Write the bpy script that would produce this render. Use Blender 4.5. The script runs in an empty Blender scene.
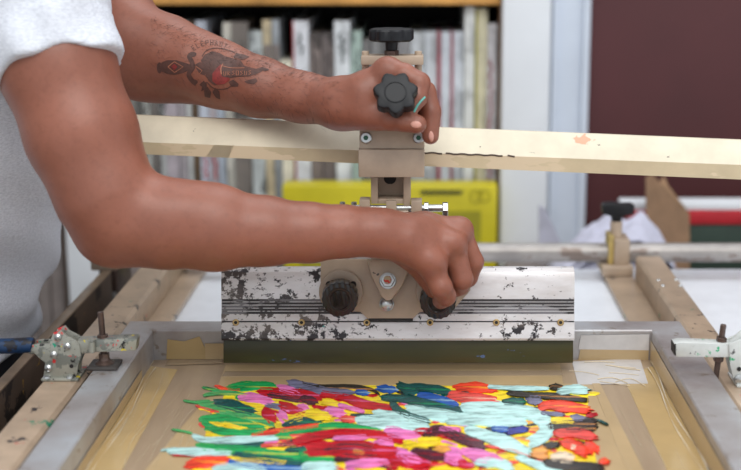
import bpy, bmesh, math, random
import numpy as np
from mathutils import Vector, Matrix
from mathutils.bvhtree import BVHTree
random.seed(7); rng = np.random.default_rng(5)
PI = math.pi
C = bpy.context.scene.collection
# ------------------------------------------------------------------ camera geometry (photo 741x470)
F = 1300.0; TH = math.atan(299/F); CT, ST = math.cos(TH), math.sin(TH); H = 0.40; CX = 421.0; CY = 235.0
def P(px, py, Y):
    u = (px-CX)/F; v = (CY-py)/F
    t = Y/(CT+v*ST)
    return Vector((u*t, Y, H+t*(-ST+v*CT)))
def PZ(px, py, Z):
    u = (px-CX)/F; v = (CY-py)/F
    t = (Z-H)/(-ST+v*CT)
    return Vector((u*t, t*(CT+v*ST), Z))
# ------------------------------------------------------------------ objects
WM = {}
def reg(o, parent=None, M=None):
    M = M if M is not None else Matrix.Identity(4)
    o.matrix_local = M
    if parent is not None: o.parent = parent
    WM[o.name] = (WM[parent.name] @ M) if parent is not None else M.copy()
def props(o, label=None, cat=None, group=None, kind=None):
    if label: o['label'] = label
    if cat: o['category'] = cat
    if group: o['group'] = group
    if kind: o['kind'] = kind
    return o
def thing(name, label, cat, loc=(0,0,0), rot=None, group=None):
    o = bpy.data.objects.new(name, None); C.objects.link(o); o.empty_display_size = .02
    M = Matrix.Translation(Vector(loc)) @ (rot if rot is not None else Matrix.Identity(4))
    reg(o, None, M)
    return props(o, label, cat, group)
def part(name, bm, m, parent=None, smooth=35, local=False, label=None, kind=None):
    """bm in world coordinates (or the parent's own when local)"""
    if parent is not None and not local:
        bm.transform(WM[parent.name].inverted())
    M = Matrix.Identity(4)
    if bm.verts:
        xs = [v.co.x for v in bm.verts]; ys = [v.co.y for v in bm.verts]; zs = [v.co.z for v in bm.verts]
        c = Vector(((min(xs)+max(xs))/2, (min(ys)+max(ys))/2, min(zs)))
        bm.transform(Matrix.Translation(-c)); M = Matrix.Translation(c)
    bmesh.ops.recalc_face_normals(bm, faces=bm.faces) if kind != 'keep' else None
    me = bpy.data.meshes.new(name); bm.to_mesh(me); bm.free()
    for mm in (m if isinstance(m, (list, tuple)) else [m]): me.materials.append(mm)
    if smooth:
        me.polygons.foreach_set('use_smooth', [True]*len(me.polygons))
        try: me.set_sharp_from_angle(angle=math.radians(smooth))
        except Exception: pass
    o = bpy.data.objects.new(name, me); C.objects.link(o); reg(o, parent, M)
    if label: o['label'] = label
    return o
def struct(name, bm, m, **k):
    o = part(name, bm, m, **k); o['kind'] = 'structure'; return o
# ------------------------------------------------------------------ shapes
def nb(): return bmesh.new()
def box(bm, x0, x1, y0, y1, z0, z1, bev=0, M=None, seg=2):
    r = bmesh.ops.create_cube(bm, size=1)
    vs = r['verts']
    for v in vs:
        v.co = Vector((x0+(v.co.x+.5)*(x1-x0), y0+(v.co.y+.5)*(y1-y0), z0+(v.co.z+.5)*(z1-z0)))
    if bev:
        es = list({e for v in vs for e in v.link_edges})
        rr = bmesh.ops.bevel(bm, geom=es, offset=bev, segments=seg, affect='EDGES', profile=.5)
        vs = list({v for f in rr['faces'] for v in f.verts} | {v for v in vs if v.is_valid})
    if M is not None: bmesh.ops.transform(bm, matrix=M, verts=vs)
    return bm
def axis_mat(p0, p1):
    d = (Vector(p1)-Vector(p0)); L = d.length
    q = d.normalized().to_track_quat('Z', 'Y').to_matrix().to_4x4()
    return Matrix.Translation(Vector(p0)) @ q, L
def loft(bm, pts, levels, M=None):
    """closed 2-D outline pts swept through levels (z, scale)"""
    rings = []
    for z, s in levels:
        ring = []
        for (x, y) in pts:
            co = Vector((x*s, y*s, z))
            if M is not None: co = M @ co
            ring.append(bm.verts.new(co))
        rings.append(ring)
    n = len(pts)
    for a, b in zip(rings, rings[1:]):
        for i in range(n):
            bm.faces.new((a[i], a[(i+1) % n], b[(i+1) % n], b[i]))
    bm.faces.new(rings[0][::-1]); bm.faces.new(rings[-1])
    return bm
def circ(r, n=28, ph=0): return [(r*math.cos(2*PI*i/n+ph), r*math.sin(2*PI*i/n+ph)) for i in range(n)]
def cyl(bm, p0, p1, r, n=28, bev=.0005, r1=None, ph=0):
    M, L = axis_mat(p0, p1); k = (r1 or r)/r
    b = bev/r if bev else 0
    lv = [(0, 1-b), (bev, 1), (L-bev, k), (L, k*(1-b))] if bev else [(0, 1), (L, k)]
    return loft(bm, circ(r, n, ph), lv, M)
def lathe(bm, prof, p0, p1, n=28):
    M, L = axis_mat(p0, p1)
    return loft(bm, circ(1, n), [(z*L, r) for z, r in prof], M)
def prism(bm, poly, a, b, plane='xz', bev=0):
    """outline in a plane, extruded from a to b on the other axis"""
    def mk(p, w):
        return Vector((p[0], w, p[1])) if plane == 'xz' else (Vector((w, p[0], p[1])) if plane == 'yz' else Vector((p[0], p[1], w)))
    A = [bm.verts.new(mk(p, a)) for p in poly]; B = [bm.verts.new(mk(p, b)) for p in poly]
    n = len(poly); fs = []
    fs.append(bm.faces.new(A)); fs.append(bm.faces.new(B[::-1]))
    for i in range(n): fs.append(bm.faces.new((A[i], B[i], B[(i+1) % n], A[(i+1) % n])))
    bmesh.ops.recalc_face_normals(bm, faces=fs)
    if bev:
        es = list(set(fs[0].edges) | set(fs[1].edges))
        bmesh.ops.bevel(bm, geom=es, offset=bev, segments=2, affect='EDGES', profile=.5)
    return bm
def tube(bm, pts, r, n=10):
    """bent tube through points; r number or list"""
    pts = [Vector(p) for p in pts]; rs = r if isinstance(r, (list, tuple)) else [r]*len(pts)
    rings = []; up = Vector((0, 0, 1))
    for i, p in enumerate(pts):
        d = (pts[min(i+1, len(pts)-1)]-pts[max(i-1, 0)]).normalized()
        if abs(d.dot(up)) > .97: up = Vector((0, 1, 0))
        s = d.cross(up).normalized(); w = s.cross(d).normalized()
        rings.append([bm.verts.new(p+rs[i]*(s*math.cos(2*PI*k/n)+w*math.sin(2*PI*k/n))) for k in range(n)])
    for a, b in zip(rings, rings[1:]):
        for k in range(n): bm.faces.new((a[k], a[(k+1) % n], b[(k+1) % n], b[k]))
    bm.faces.new(rings[0][::-1]); bm.faces.new(rings[-1])
    return bm
def hexbolt(bm, p, d, r=.0055, h=.004, hole=False):
    p = Vector(p); d = Vector(d).normalized()
    cyl(bm, p, p+d*h, r, n=6, bev=.0006)
    return bm
def catmull(pts, k=6):
    out = []; n = len(pts)
    for i in range(n-1):
        p0 = pts[max(i-1, 0)]; p1 = pts[i]; p2 = pts[i+1]; p3 = pts[min(i+2, n-1)]
        for j in range(k):
            t = j/k
            out.append(tuple(.5*((2*b)+(-a+c)*t+(2*a-5*b+4*c-d)*t*t+(-a+3*b-3*c+d)*t**3) for a, b, c, d in zip(p0, p1, p2, p3)))
    out.append(tuple(pts[-1])); return out
# ------------------------------------------------------------------ materials
def lin(c): return tuple((x/255/12.92 if x/255 <= .04045 else ((x/255+.055)/1.055)**2.4) for x in c)
class N:
    def __init__(s, name):
        s.m = bpy.data.materials.new(name); s.m.use_nodes = True; s.t = s.m.node_tree
        s.b = s.t.nodes['Principled BSDF']; s.tc = s.t.nodes.new('ShaderNodeTexCoord')
    def n(s, typ, **k):
        x = s.t.nodes.new(typ)
        for a, b in k.items():
            if a in x.inputs.keys() if not isinstance(a, int) else False: x.inputs[a].default_value = b
            else: setattr(x, a, b)
        return x
    def l(s, a, b): s.t.links.new(a, b)
    def noise(s, scale=(1, 1, 1), sc=10, det=4, rough=.6, loc=(0, 0, 0), coord='Object'):
        mp = s.t.nodes.new('ShaderNodeMapping'); mp.inputs['Scale'].default_value = scale; mp.inputs['Location'].default_value = loc
        s.l(s.tc.outputs[coord], mp.inputs['Vector'])
        x = s.t.nodes.new('ShaderNodeTexNoise'); x.inputs['Scale'].default_value = sc; x.inputs['Detail'].default_value = det; x.inputs['Roughness'].default_value = rough
        s.l(mp.outputs[0], x.inputs['Vector']); return x.outputs['Fac']
    def ramp(s, fac, stops, interp='LINEAR'):
        r = s.t.nodes.new('ShaderNodeValToRGB'); r.color_ramp.interpolation = interp
        e = r.color_ramp.elements
        while len(e) < len(stops): e.new(.5)
        for i, (p, c) in enumerate(stops):
            e[i].position = p; e[i].color = (*lin(c), 1) if isinstance(c, tuple) else (c, c, c, 1)
        s.l(fac, r.inputs[0]); return r.outputs[0]
    def mix(s, fac, a, b, mode='MIX'):
        x = s.t.nodes.new('ShaderNodeMix'); x.data_type = 'RGBA'; x.blend_type = mode
        if isinstance(fac, (int, float)): x.inputs[0].default_value = fac
        else: s.l(fac, x.inputs[0])
        for i, v in ((6, a), (7, b)):
            if isinstance(v, tuple): x.inputs[i].default_value = (*lin(v), 1)
            else: s.l(v, x.inputs[i])
        return x.outputs[2]
    def bump(s, h, strength=.3, dist=.001):
        x = s.t.nodes.new('ShaderNodeBump'); x.inputs['Strength'].default_value = strength; x.inputs['Distance'].default_value = dist
        s.l(h, x.inputs['Height']); s.l(x.outputs[0], s.b.inputs['Normal'])
    def set(s, color=None, rough=.5, metal=0, spec=None, coat=0, sss=0, alpha=None):
        if color is not None:
            if isinstance(color, tuple): s.b.inputs['Base Color'].default_value = (*lin(color), 1)
            else: s.l(color, s.b.inputs['Base Color'])
        if isinstance(rough, (int, float)): s.b.inputs['Roughness'].default_value = rough
        else: s.l(rough, s.b.inputs['Roughness'])
        s.b.inputs['Metallic'].default_value = metal
        if spec is not None: s.b.inputs['Specular IOR Level'].default_value = spec
        if coat: s.b.inputs['Coat Weight'].default_value = coat; s.b.inputs['Coat Roughness'].default_value = .15
        if sss:
            s.b.inputs['Subsurface Weight'].default_value = sss; s.b.inputs['Subsurface Radius'].default_value = (.9, .35, .2); s.b.inputs['Subsurface Scale'].default_value = .006
        if alpha is not None: s.b.inputs['Alpha'].default_value = alpha
        return s.m
def plain(name, c, rough=.5, metal=0, var=.12, sc=40, coat=0, bump=.15, spec=None):
    n = N(name); f = n.noise(sc=sc)
    d = tuple(max(0, x*(1-var)) for x in c); e = tuple(min(255, x*(1+var)) for x in c)
    col = n.ramp(f, [(.3, d), (.7, e)])
    if bump: n.bump(n.noise(sc=sc*6), bump, .0005)
    return n.set(col, rough, metal, coat=coat, spec=spec)
def specked(name, c, specks, rough=.45, metal=0, var=.08, sc=30, coat=0, spec=None):
    """base colour with splashes: specks = [(colour, noise scale, threshold, stretch)]"""
    n = N(name); f = n.noise(sc=sc)
    col = n.ramp(f, [(.3, tuple(x*(1-var) for x in c)), (.7, tuple(min(255, x*(1+var)) for x in c))])
    for i, (sc_, s2, th, st) in enumerate(specks):
        g = n.noise(scale=st, sc=s2, det=5, rough=.65, loc=(3.1*i+1, 7.7*i, 1.3*i))
        th -= .06; msk = n.ramp(g, [(th, 0.0), (th+.014, 1.0)])
        col = n.mix(msk, col, sc_)
    n.bump(n.noise(sc=150), .15, .0004)
    return n.set(col, rough, metal, coat=coat, spec=spec)
M_ = {}
M_['beige'] = specked('beige_enamel', (178, 158, 138), [((120, 95, 75), 120, .735, (1, 1, 1)), ((40, 35, 35), 60, .74, (1, 1, 1))], rough=.38)
M_['beige_clean'] = plain('beige_machine_paint', (176, 156, 136), .36, var=.05)
M_['rail'] = specked('beige_rail_paint', (172, 150, 128), [((45, 40, 42), 48, .70, (1, 1, 1)), ((40, 130, 100), 32, .74, (1, 1, 1)), ((190, 60, 60), 55, .74, (1, 1, 1))], rough=.35)
M_['bar'] = specked('cream_bar_paint', (214, 203, 180), [((120, 105, 90), 30, .73, (.25, 1, 1)), ((225, 160, 130), 18, .72, (1, 1, 1)), ((60, 50, 45), 90, .76, (.6, 1, 1))], rough=.42, var=.04)
M_['tapeclear'] = plain('yellowed_tape', (214, 200, 172), .15, coat=.6, var=.03)
M_['edgewear'] = plain('chipped_dark_edge', (70, 52, 42), .6)
M_['black'] = plain('black_plastic', (17, 18, 22), .45, var=.2, bump=.1, spec=.35)
M_['black_glossy'] = plain('black_wet_knob', (20, 14, 16), .28, var=.3, coat=.2, sc=90)
M_['steel'] = plain('zinc_steel', (190, 192, 192), .28, .9, var=.1)
M_['screw'] = plain('brass_screw', (190, 160, 110), .35, .7)
M_['darksteel'] = plain('oily_steel', (92, 76, 70), .35, .6, var=.25)
M_['rod'] = specked('worn_steel_rod', (158, 152, 148), [((128, 114, 106), 22, .6, (.35, 1, 1))], rough=.42, metal=.45)
M_['clampmetal'] = specked('painted_clamp_metal', (160, 160, 150), [((125, 128, 122), 90, .58, (1, 1, 1)), ((45, 45, 45), 110, .66, (1, 1, 1)), ((30, 150, 120), 75, .69, (1, 1, 1)), ((215, 60, 60), 85, .69, (1, 1, 1)), ((225, 205, 60), 60, .70, (1, 1, 1))], rough=.35, metal=.35)
M_['clampwhite'] = specked('pale_clamp_metal', (205, 208, 205), [((60, 170, 120), 60, .70, (1, 1, 1)), ((80, 80, 80), 90, .72, (1, 1, 1))], rough=.4, metal=.2)
M_['bluegrip'] = specked('blue_rubber_grip', (14, 48, 84), [((190, 90, 95), 50, .68, (1, 1, 1)), ((20, 20, 30), 40, .62, (1, 1, 1))], rough=.45)
n = N('aluminium_frame')
col = n.ramp(n.noise(sc=11, det=5), [(.3, (150, 140, 138)), (.5, (176, 172, 172)), (.75, (196, 202, 208))])
col = n.mix(n.ramp(n.noise(sc=60, det=5, loc=(3, 1, 2)), [(.63, 0.0), (.67, 1.0)]), col, (150, 140, 132))
M_['alu'] = n.set(col, n.ramp(n.noise(sc=20, loc=(9, 9, 1)), [(.3, .28), (.7, .45)]), .45)
M_['white_table'] = plain('white_laminate', (238, 241, 247), .35, var=.02, bump=0)
M_['channel'] = specked('dark_brown_channel', (98, 82, 70), [((190, 150, 60), 30, .74, (1, 1, 1)), ((45, 38, 34), 15, .6, (1, 1, 1))], rough=.5)
M_['wood'] = plain('orange_shelf_wood', (205, 150, 80), .5, var=.15, sc=12)
M_['dark'] = plain('dark_matte', (30, 26, 26), .7)
M_['whitepaint'] = plain('white_paint', (228, 231, 235), .5, var=.02, sc=6, bump=.05)
M_['bluewhite'] = plain('cool_white_paint', (208, 216, 228), .5, var=.03, sc=6, bump=.05)
M_['maroon'] = plain('maroon_paint', (80, 36, 38), .55, var=.06, sc=4, bump=.05)
M_['wallpaint'] = plain('grey_wall_paint', (180, 178, 176), .7, var=.03, sc=4)
M_['floor'] = plain('concrete', (120, 116, 110), .7, var=.15, sc=5)
M_['card'] = plain('cardboard', (142, 112, 86), .8, var=.08)
M_['paper'] = plain('lilac_grey_paper', (186, 186, 202), .8, var=.08, sc=25)
M_['red'] = plain('red_paint', (176, 28, 40), .45, var=.06)
M_['green'] = plain('dark_green_paint', (40, 58, 48), .55, var=.08)
M_['yellow'] = plain('yellow_cover', (202, 188, 28), .45, var=.05, sc=12)
M_['olive'] = plain('olive_yellow', (158, 150, 28), .5, var=.08, sc=12)
M_['ink'] = plain('dark_ink', (38, 52, 46), .6)
M_['greywood'] = plain('weathered_grey_wood', (128, 118, 114), .7, var=.2, sc=14)
M_['jeans'] = plain('dark_denim', (30, 34, 46), .85, var=.2, sc=60)
M_['hair'] = plain('black_hair', (20, 16, 14), .6)
M_['shoe'] = plain('dark_shoe', (40, 38, 38), .6)
# shirt
n = N('heather_cotton'); f1 = n.noise(scale=(1, 1, 3), sc=260, det=3); f2 = n.noise(sc=14)
col = n.ramp(f1, [(.3, (196, 199, 208)), (.65, (222, 225, 233))])
n.bump(n.noise(sc=420, det=2), .35, .0008); M_['shirt'] = n.set(col, .9)
# skin
n = N('brown_skin'); f1 = n.noise(sc=16, det=5); f2 = n.noise(sc=170, det=4, rough=.7)
col = n.ramp(f1, [(.3, (128, 77, 60)), (.7, (150, 93, 74))])
col = n.mix(n.ramp(f2, [(.34, .22), (.5, 0.0)]), col, (104, 60, 46))
n.bump(n.noise(sc=380, det=5, rough=.7), .28, .0006); M_['skin'] = n.set(col, .44, sss=.12, spec=.5)
M_['nail'] = plain('fingernail', (205, 150, 135), .3, var=.03, bump=0)
M_['tattoo'] = plain('tattoo_ink', (82, 52, 44), .55, var=.12, sc=200)
M_['tattoo_red'] = plain('tattoo_red_ink', (128, 44, 40), .55, var=.12, sc=200)
M_['tattoo_light'] = plain('bare_skin_in_tattoo', (158, 98, 74), .5, var=.05, sc=100)
M_['cyan_smear'] = plain('teal_paint_smear', (90, 170, 160), .4)
# squeegee holder: chipped white paint over dark metal, spattered with ink
n = N('spattered_white_metal')
col = n.ramp(n.noise(scale=(.3, 1, 1), sc=60), [(.3, (205, 200, 200)), (.7, (232, 230, 232))])
sep = n.t.nodes.new('ShaderNodeSeparateXYZ'); n.l(n.tc.outputs['Object'], sep.inputs[0])
def mth(op, a, b):
    x = n.t.nodes.new('ShaderNodeMath'); x.operation = op; x.use_clamp = False
    for i, v in enumerate((a, b)):
        if isinstance(v, (int, float)): x.inputs[i].default_value = v
        else: n.l(v, x.inputs[i])
    return x.outputs[0]
leftness = mth('MULTIPLY', sep.outputs[0], -.32)     # more spatter towards the worn left end
g = mth('ADD', n.noise(sc=85, det=6, rough=.72), mth('MULTIPLY', n.noise(sc=14, det=2, loc=(2, 0, 5)), .55))
g = mth('ADD', g, leftness)
col = n.mix(n.ramp(g, [(.845, 0.0), (.865, 1.0)]), col, (48, 44, 48))
g2 = mth('ADD', n.noise(scale=(.5, 1, 1), sc=240, det=4, rough=.7, loc=(7, 2, 2)), mth('MULTIPLY', leftness, .5))
col = n.mix(n.ramp(g2, [(.62, 0.0), (.65, .8)]), col, (60, 54, 56))
col = n.mix(n.ramp(mth('ADD', n.noise(scale=(.25, 1, 1), sc=40, det=5, loc=(1, 4, 2)), leftness), [(.5, 0.0), (.75, .45)]), col, (168, 152, 140))
for i, (c_, s_, t_) in enumerate([((190, 110, 60), 45, .74), ((215, 120, 180), 60, .74), ((60, 150, 140), 55, .73), ((200, 60, 70), 110, .755)]):
    col = n.mix(n.ramp(n.noise(sc=s_, loc=(i*5+2, i*3, 1)), [(t_, 0.0), (t_+.012, 1.0)]), col, c_)
n.bump(n.noise(sc=90, det=6), .2, .0005); M_['squeegee'] = n.set(col, .35, .25)
M_['groove'] = specked('inky_shaded_groove', (52, 48, 50), [((120, 118, 122), 60, .6, (.2, 1, 1))], rough=.5)  # ink and the grooves' own shade, both put into one dark colour
n = N('olive_rubber_blade')
col = n.ramp(n.noise(scale=(.2, 1, .6), sc=22, det=4), [(.3, (36, 36, 24)), (.5, (62, 60, 30)), (.7, (76, 62, 36))])
col = n.mix(n.ramp(n.noise(scale=(.4, 1, 1), sc=120, det=4, loc=(2, 2, 8)), [(.66, 0.0), (.69, 1.0)]), col, (80, 100, 140))
M_['blade'] = n.set(col, .3, spec=.4)
# mesh and tapes
n = N('taupe_screen_mesh')
f = n.noise(scale=(1, .12, 1), sc=55, det=4)
col = n.ramp(f, [(.3, (150, 128, 104)), (.7, (168, 146, 120))])
wv = n.noise(sc=900, det=1); n.bump(wv, .2, .0003); M_['mesh'] = n.set(col, .38)
M_['tape_brown'] = plain('brown_packing_tape', (184, 158, 118), .28, var=.05, sc=14, coat=.35)
M_['tape_ochre'] = plain('ochre_packing_tape', (190, 162, 112), .22, var=.06, sc=10, coat=.5)
M_['tape_grey'] = plain('taupe_packing_tape', (160, 140, 116), .25, var=.05, sc=14, coat=.4)
M_['tape_white'] = plain('whitish_tape', (198, 194, 192), .3, var=.06, sc=30, coat=.3)
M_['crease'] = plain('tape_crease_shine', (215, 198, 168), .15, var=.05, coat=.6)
PAINT = {'G': (20, 160, 82), 'L': (70, 165, 95), 'T': (6, 78, 76), 'Y': (248, 214, 40), 'K': (232, 124, 190), 'R': (188, 12, 30), 'O': (240, 66, 40), 'S': (226, 74, 66),
         'A': (184, 224, 220), 'M': (78, 34, 48), 'B': (44, 40, 36), 'U': (26, 84, 170), 'N': (34, 40, 140), 'V': (112, 112, 140), 'C': (226, 150, 76), 'W': (236, 214, 186)}
for k, c in PAINT.items():
    n = N('acrylic_paint_'+{'G':'green','L':'light_green','T':'teal','Y':'yellow','K':'pink','R':'crimson','O':'orange_red','S':'salmon','A':'pale_aqua','M':'maroon','B':'black','U':'blue','N':'navy','V':'violet_grey','C':'orange','W':'cream'}[k])
    f = n.noise(scale=(.22, 1, 1), sc=230, det=4, rough=.65)
    col = n.ramp(f, [(.34, tuple(x*.70 for x in c)), (.5, c), (.64, tuple(min(255, x*1.04+10) for x in c))])
    f2 = n.noise(scale=(.12, 1, 1), sc=150, det=4, rough=.7, loc=(4, 2, 1))
    o_ = {'G': 'Y', 'L': 'Y', 'T': 'G', 'K': 'R', 'R': 'K', 'O': 'Y', 'S': 'W', 'M': 'R', 'B': 'C', 'U': 'A', 'N': 'U', 'V': 'B', 'C': 'Y', 'Y': 'C', 'A': 'V', 'W': 'C'}[k]
    col = n.mix(n.ramp(f2, [(.60, 0.0), (.68, .55 if k != 'A' else .2)]), col, PAINT[o_])
    n.bump(n.noise(scale=(.2, 1, 1), sc=300, det=3), .45, .0006); M_['p'+k] = n.set(col, .26)
# ------------------------------------------------------------------ setting
b = nb(); box(b, -2.2, 2.4, -1.0, 2.6, -.95, -.9); struct('floor', b, M_['floor'])
b = nb(); box(b, -2.2, 2.4, 2.6, 2.7, -.9, 1.7); struct('wall_back', b, M_['wallpaint'])
b = nb(); box(b, -2.3, -2.2, -1.0, 2.7, -.9, 1.7); struct('wall_left', b, M_['wallpaint'])
Yp = 2.0
def X(px, py, Y): return P(px, py, Y).x
b = nb(); x0, x1 = X(501.5, 120, Yp), X(549, 120, Yp); box(b, x0, x1, Yp, Yp+.06, -.9, 1.2, .003); struct('trim_1', b, M_['whitepaint'])
b = nb(); x0, x1 = X(549, 120, Yp), X(590.5, 120, Yp)
box(b, x0, x1, Yp+.03, Yp+.1, -.9, 1.2, .002); box(b, x0+.006, x0+.012, Yp+.018, Yp+.031, -.9, 1.2); box(b, x1-.012, x1-.004, Yp+.02, Yp+.031, -.9, 1.2)
struct('trim_2', b, M_['bluewhite'])
b = nb(); box(b, X(590.5, 120, Yp)+.001, 2.4, 2.09, 2.13, -.9, 1.3); struct('wall_right', b, M_['maroon'])
b = nb(); x0, x1 = X(60, 150, 2.0), X(91, 150, 2.0); box(b, x0, x1, 2.0, 2.08, -.9, 1.2, .003); struct('trim_3', b, M_['whitepaint'])
b = nb()
for i, (a, c) in enumerate([(8, 30), (31, 44), (45, 58)]):
    box(b, X(a, 200, 2.05), X(c, 200, 2.05), 2.05, 2.09, -.9, .36, .003)
props(part('plank_screen', b, M_['greywood']), 'weathered grey-brown boards standing upright in the blur between the t-shirt and the white post', 'boards')
# ------------------------------------------------------------------ bookshelf
YB = 2.05; bz = P(300, 262, YB).z; tz = P(300, 4, YB).z
xl, xr = X(92, 120, YB), X(500.5, 120, YB)
shelf = thing('bookshelf', 'dark shelf with an orange wooden board, packed with books behind the press', 'bookshelf', ((xl+xr)/2, YB+.15, -.9))
b = nb(); box(b, xl, xr, YB-.02, YB+.32, tz, tz+.02, .001); part('top_board', b, M_['wood'], shelf, label='orange wooden board above the books')
b = nb(); box(b, xl, xr, YB-.02, YB+.32, bz-.02, bz, .001); part('lower_board', b, M_['greywood'], shelf)
b = nb(); box(b, xr-.004, xr, YB-.02, YB+.32, -.9, tz+.4); part('side_panel', b, plain('brown_wood_edge', (118, 84, 60), .6), shelf)
b = nb(); box(b, xl, xl+.004, YB-.02, YB+.32, -.9, tz+.4); part('side_panel', b, M_['wood'], shelf)
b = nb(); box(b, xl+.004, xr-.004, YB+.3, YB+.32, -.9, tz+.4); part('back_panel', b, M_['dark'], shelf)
b = nb(); box(b, xl+.004, xr-.004, YB+.02, YB+.3, tz-.004, tz, 0); part('board_underside', b, M_['dark'], shelf)  # dark sheet put under the orange board for the shelf's dark interior
# top-shelf papers just above the board
bk = [ # x0, x1, ytop, colour, text kind, description
 (96, 104, 30, (120, 116, 112), 0, 'grey'), (104.5, 115, 26, (188, 184, 178), 0, 'off-white'), (115.5, 127, 30, (96, 92, 92), 0, 'charcoal'), (127.5, 136, 25, (170, 166, 160), 0, 'stone'),
 (136.5, 143, 40, (92, 90, 86), 0, 'dark grey'), (143.5, 150, 30, (182, 182, 176), 1, 'pale grey'), (150.5, 158, 34, (112, 106, 102), 0, 'mid grey'), (158.5, 165, 28, (196, 198, 196), 1, 'whitish'),
 (165.5, 178, 30, (176, 166, 172), 2, 'pinkish grey'), (178.5, 186, 25, (168, 160, 164), 0, 'mauve grey'), (186.5, 191, 22, (205, 207, 205), 0, 'thin white'), (191.5, 199, 23, (112, 90, 66), 0, 'brown'),
 (199.5, 209, 21, (196, 202, 214), 3, 'pale blue-white'), (209.5, 216, 40, (190, 180, 184), 3, 'rosy white'), (216.5, 224, 42, (176, 184, 196), 0, 'cool grey'),
 (225, 234, 23, (222, 218, 206), 0, 'cream white'), (234.5, 250.5, 22, (122, 114, 108), 1, 'mottled brown-grey'), (251, 264, 31, (190, 196, 196), 1, 'dull white'), (264.5, 273, 20, (206, 190, 158), 2, 'tan topped'),
 (273.5, 281, 20, (170, 176, 182), 2, 'ash blue'), (281.5, 293, 60, (226, 220, 200), 0, 'short cream'), (294, 310, 21, (226, 228, 234), 4, 'tall white with a red edge'),
 (310.5, 322, 33, (132, 120, 116), 1, 'taupe'), (322.5, 335, 33, (120, 110, 108), 1, 'mottled taupe'), (335.5, 351, 21, (224, 228, 232), 5, 'tall white hand-lettered'), (351.5, 362.5, 31, (170, 190, 182), 1, 'pale green'),
 (363, 372, 40, (120, 118, 118), 0, 'dim grey'), (372.5, 384, 38, (150, 150, 150), 0, 'neutral grey'), (384.5, 397, 36, (104, 102, 104), 0, 'smoky grey'), (397.5, 410.5, 40, (142, 140, 142), 0, 'slate'),
 (411, 424.5, 32, (196, 200, 204), 0, 'light silver'), (425, 437, 32, (208, 214, 220), 0, 'silver white'), (437.5, 440.5, 32, (176, 84, 96), 0, 'thin red'), (441, 450, 32, (206, 212, 220), 0, 'plain white'),
 (450.5, 453, 32, (178, 104, 116), 0, 'thin rose'), (453.5, 463.5, 32, (212, 218, 226), 0, 'clean white'), (464, 474, 7, (222, 224, 222), 0, 'tallest white'), (474.5, 486.5, 9, (212, 206, 176), 6, 'tall olive-edged'),
 (487, 496.5, 24, (218, 216, 220), 7, 'white red-marked')]
def squig(bm, x, zt, zb, y, w, seed, r=.0012):
    rr = random.Random(seed); z = zt; pts = []
    while z > zb:
        pts.append((x+rr.uniform(-w, w), y, z)); z -= rr.uniform(.003, .006)
    if len(pts) > 2: tube(bm, catmull(pts, 3), r, 5)
for i, (a, c, yt, colr, tk, desc) in enumerate(bk):
    x0, x1 = X(a, 120, YB), X(c, 120, YB); z1 = P((a+c)/2, yt, YB).z; dep = .20 + .02*((i*7) % 4); yo = YB+.003*((i*5) % 4)
    prev = bk[i-1][5]+' book' if i else 'white post'; nxt = bk[i+1][5]+' book' if i+1 < len(bk) else "shelf's right side panel"
    t = thing('book', f'{desc} book spine standing just right of the {prev}', 'book', ((x0+x1)/2, yo+dep/2, bz), group='books in the blurred row behind the press')
    b = nb(); box(b, x0, x1-.0004, yo, yo+.0025, bz, z1); box(b, x0, x0+.0018, yo+.0025, yo+dep, bz, z1); box(b, x1-.0022, x1-.0004, yo+.0025, yo+dep, bz, z1)
    part('cover', b, specked('book_cover', colr, [(tuple(v*.6 for v in colr), 45, .62, (1, 1, .4))] if tk in (1,) else [(tuple(v*.85 for v in colr), 30, .6, (1, 1, .4))], rough=.5), t, smooth=0)
    b = nb(); box(b, x0+.0019, x1-.0023, yo+.003, yo+dep-.004, bz+.002, z1-.003); part('pages', b, plain('page_block', (206, 200, 188), .9), t, smooth=0)
    b = nb(); xm = (x0+x1)/2; hw = (x1-x0)/2
    if tk == 4: squig(b, xm, P(300, 33, YB).z, P(300, 58, YB).z, yo-.0006, .004, 3, .0014); m2 = M_['ink']
    elif tk == 5: squig(b, xm, P(300, 32, YB).z, P(300, 64, YB).z, yo-.0006, .005, 9, .0015); m2 = M_['ink']
    elif tk == 3: squig(b, xm, P(300, 155, YB).z, P(300, 180, YB).z, yo-.0004, .003, 9+i, .0016); m2 = M_['red']
    elif tk == 2: box(b, x0+.001, x1-.001, yo-.0006, yo, P(300, 70, YB).z, P(300, 45, YB).z); m2 = M_['greywood']
    elif tk == 6: box(b, x0, x0+.0035, yo-.0008, yo, bz, z1); m2 = M_['olive']
    elif tk == 7:
        squig(b, x0+.005, P(300, 60, YB).z, P(300, 185, YB).z, yo-.0005, .003, 4, .0014)
        m2 = plain('wine_red_print', (150, 40, 60), .5)
    elif tk == 1:
        squig(b, xm, z1-.03, z1-.2, yo-.0004, hw*.5, i*9, .001)
        m2 = M_['dark']
    if len(b.verts): part('spine_lettering' if tk not in (2, 6) else 'spine_band', b, m2, t)
    else: b.free()
    if tk == 4:
        b = nb(); box(b, x0, x0+.002, yo-.0008, yo, bz, z1); part('spine_edge', b, M_['red'], t, label='red spine edge')
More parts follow.
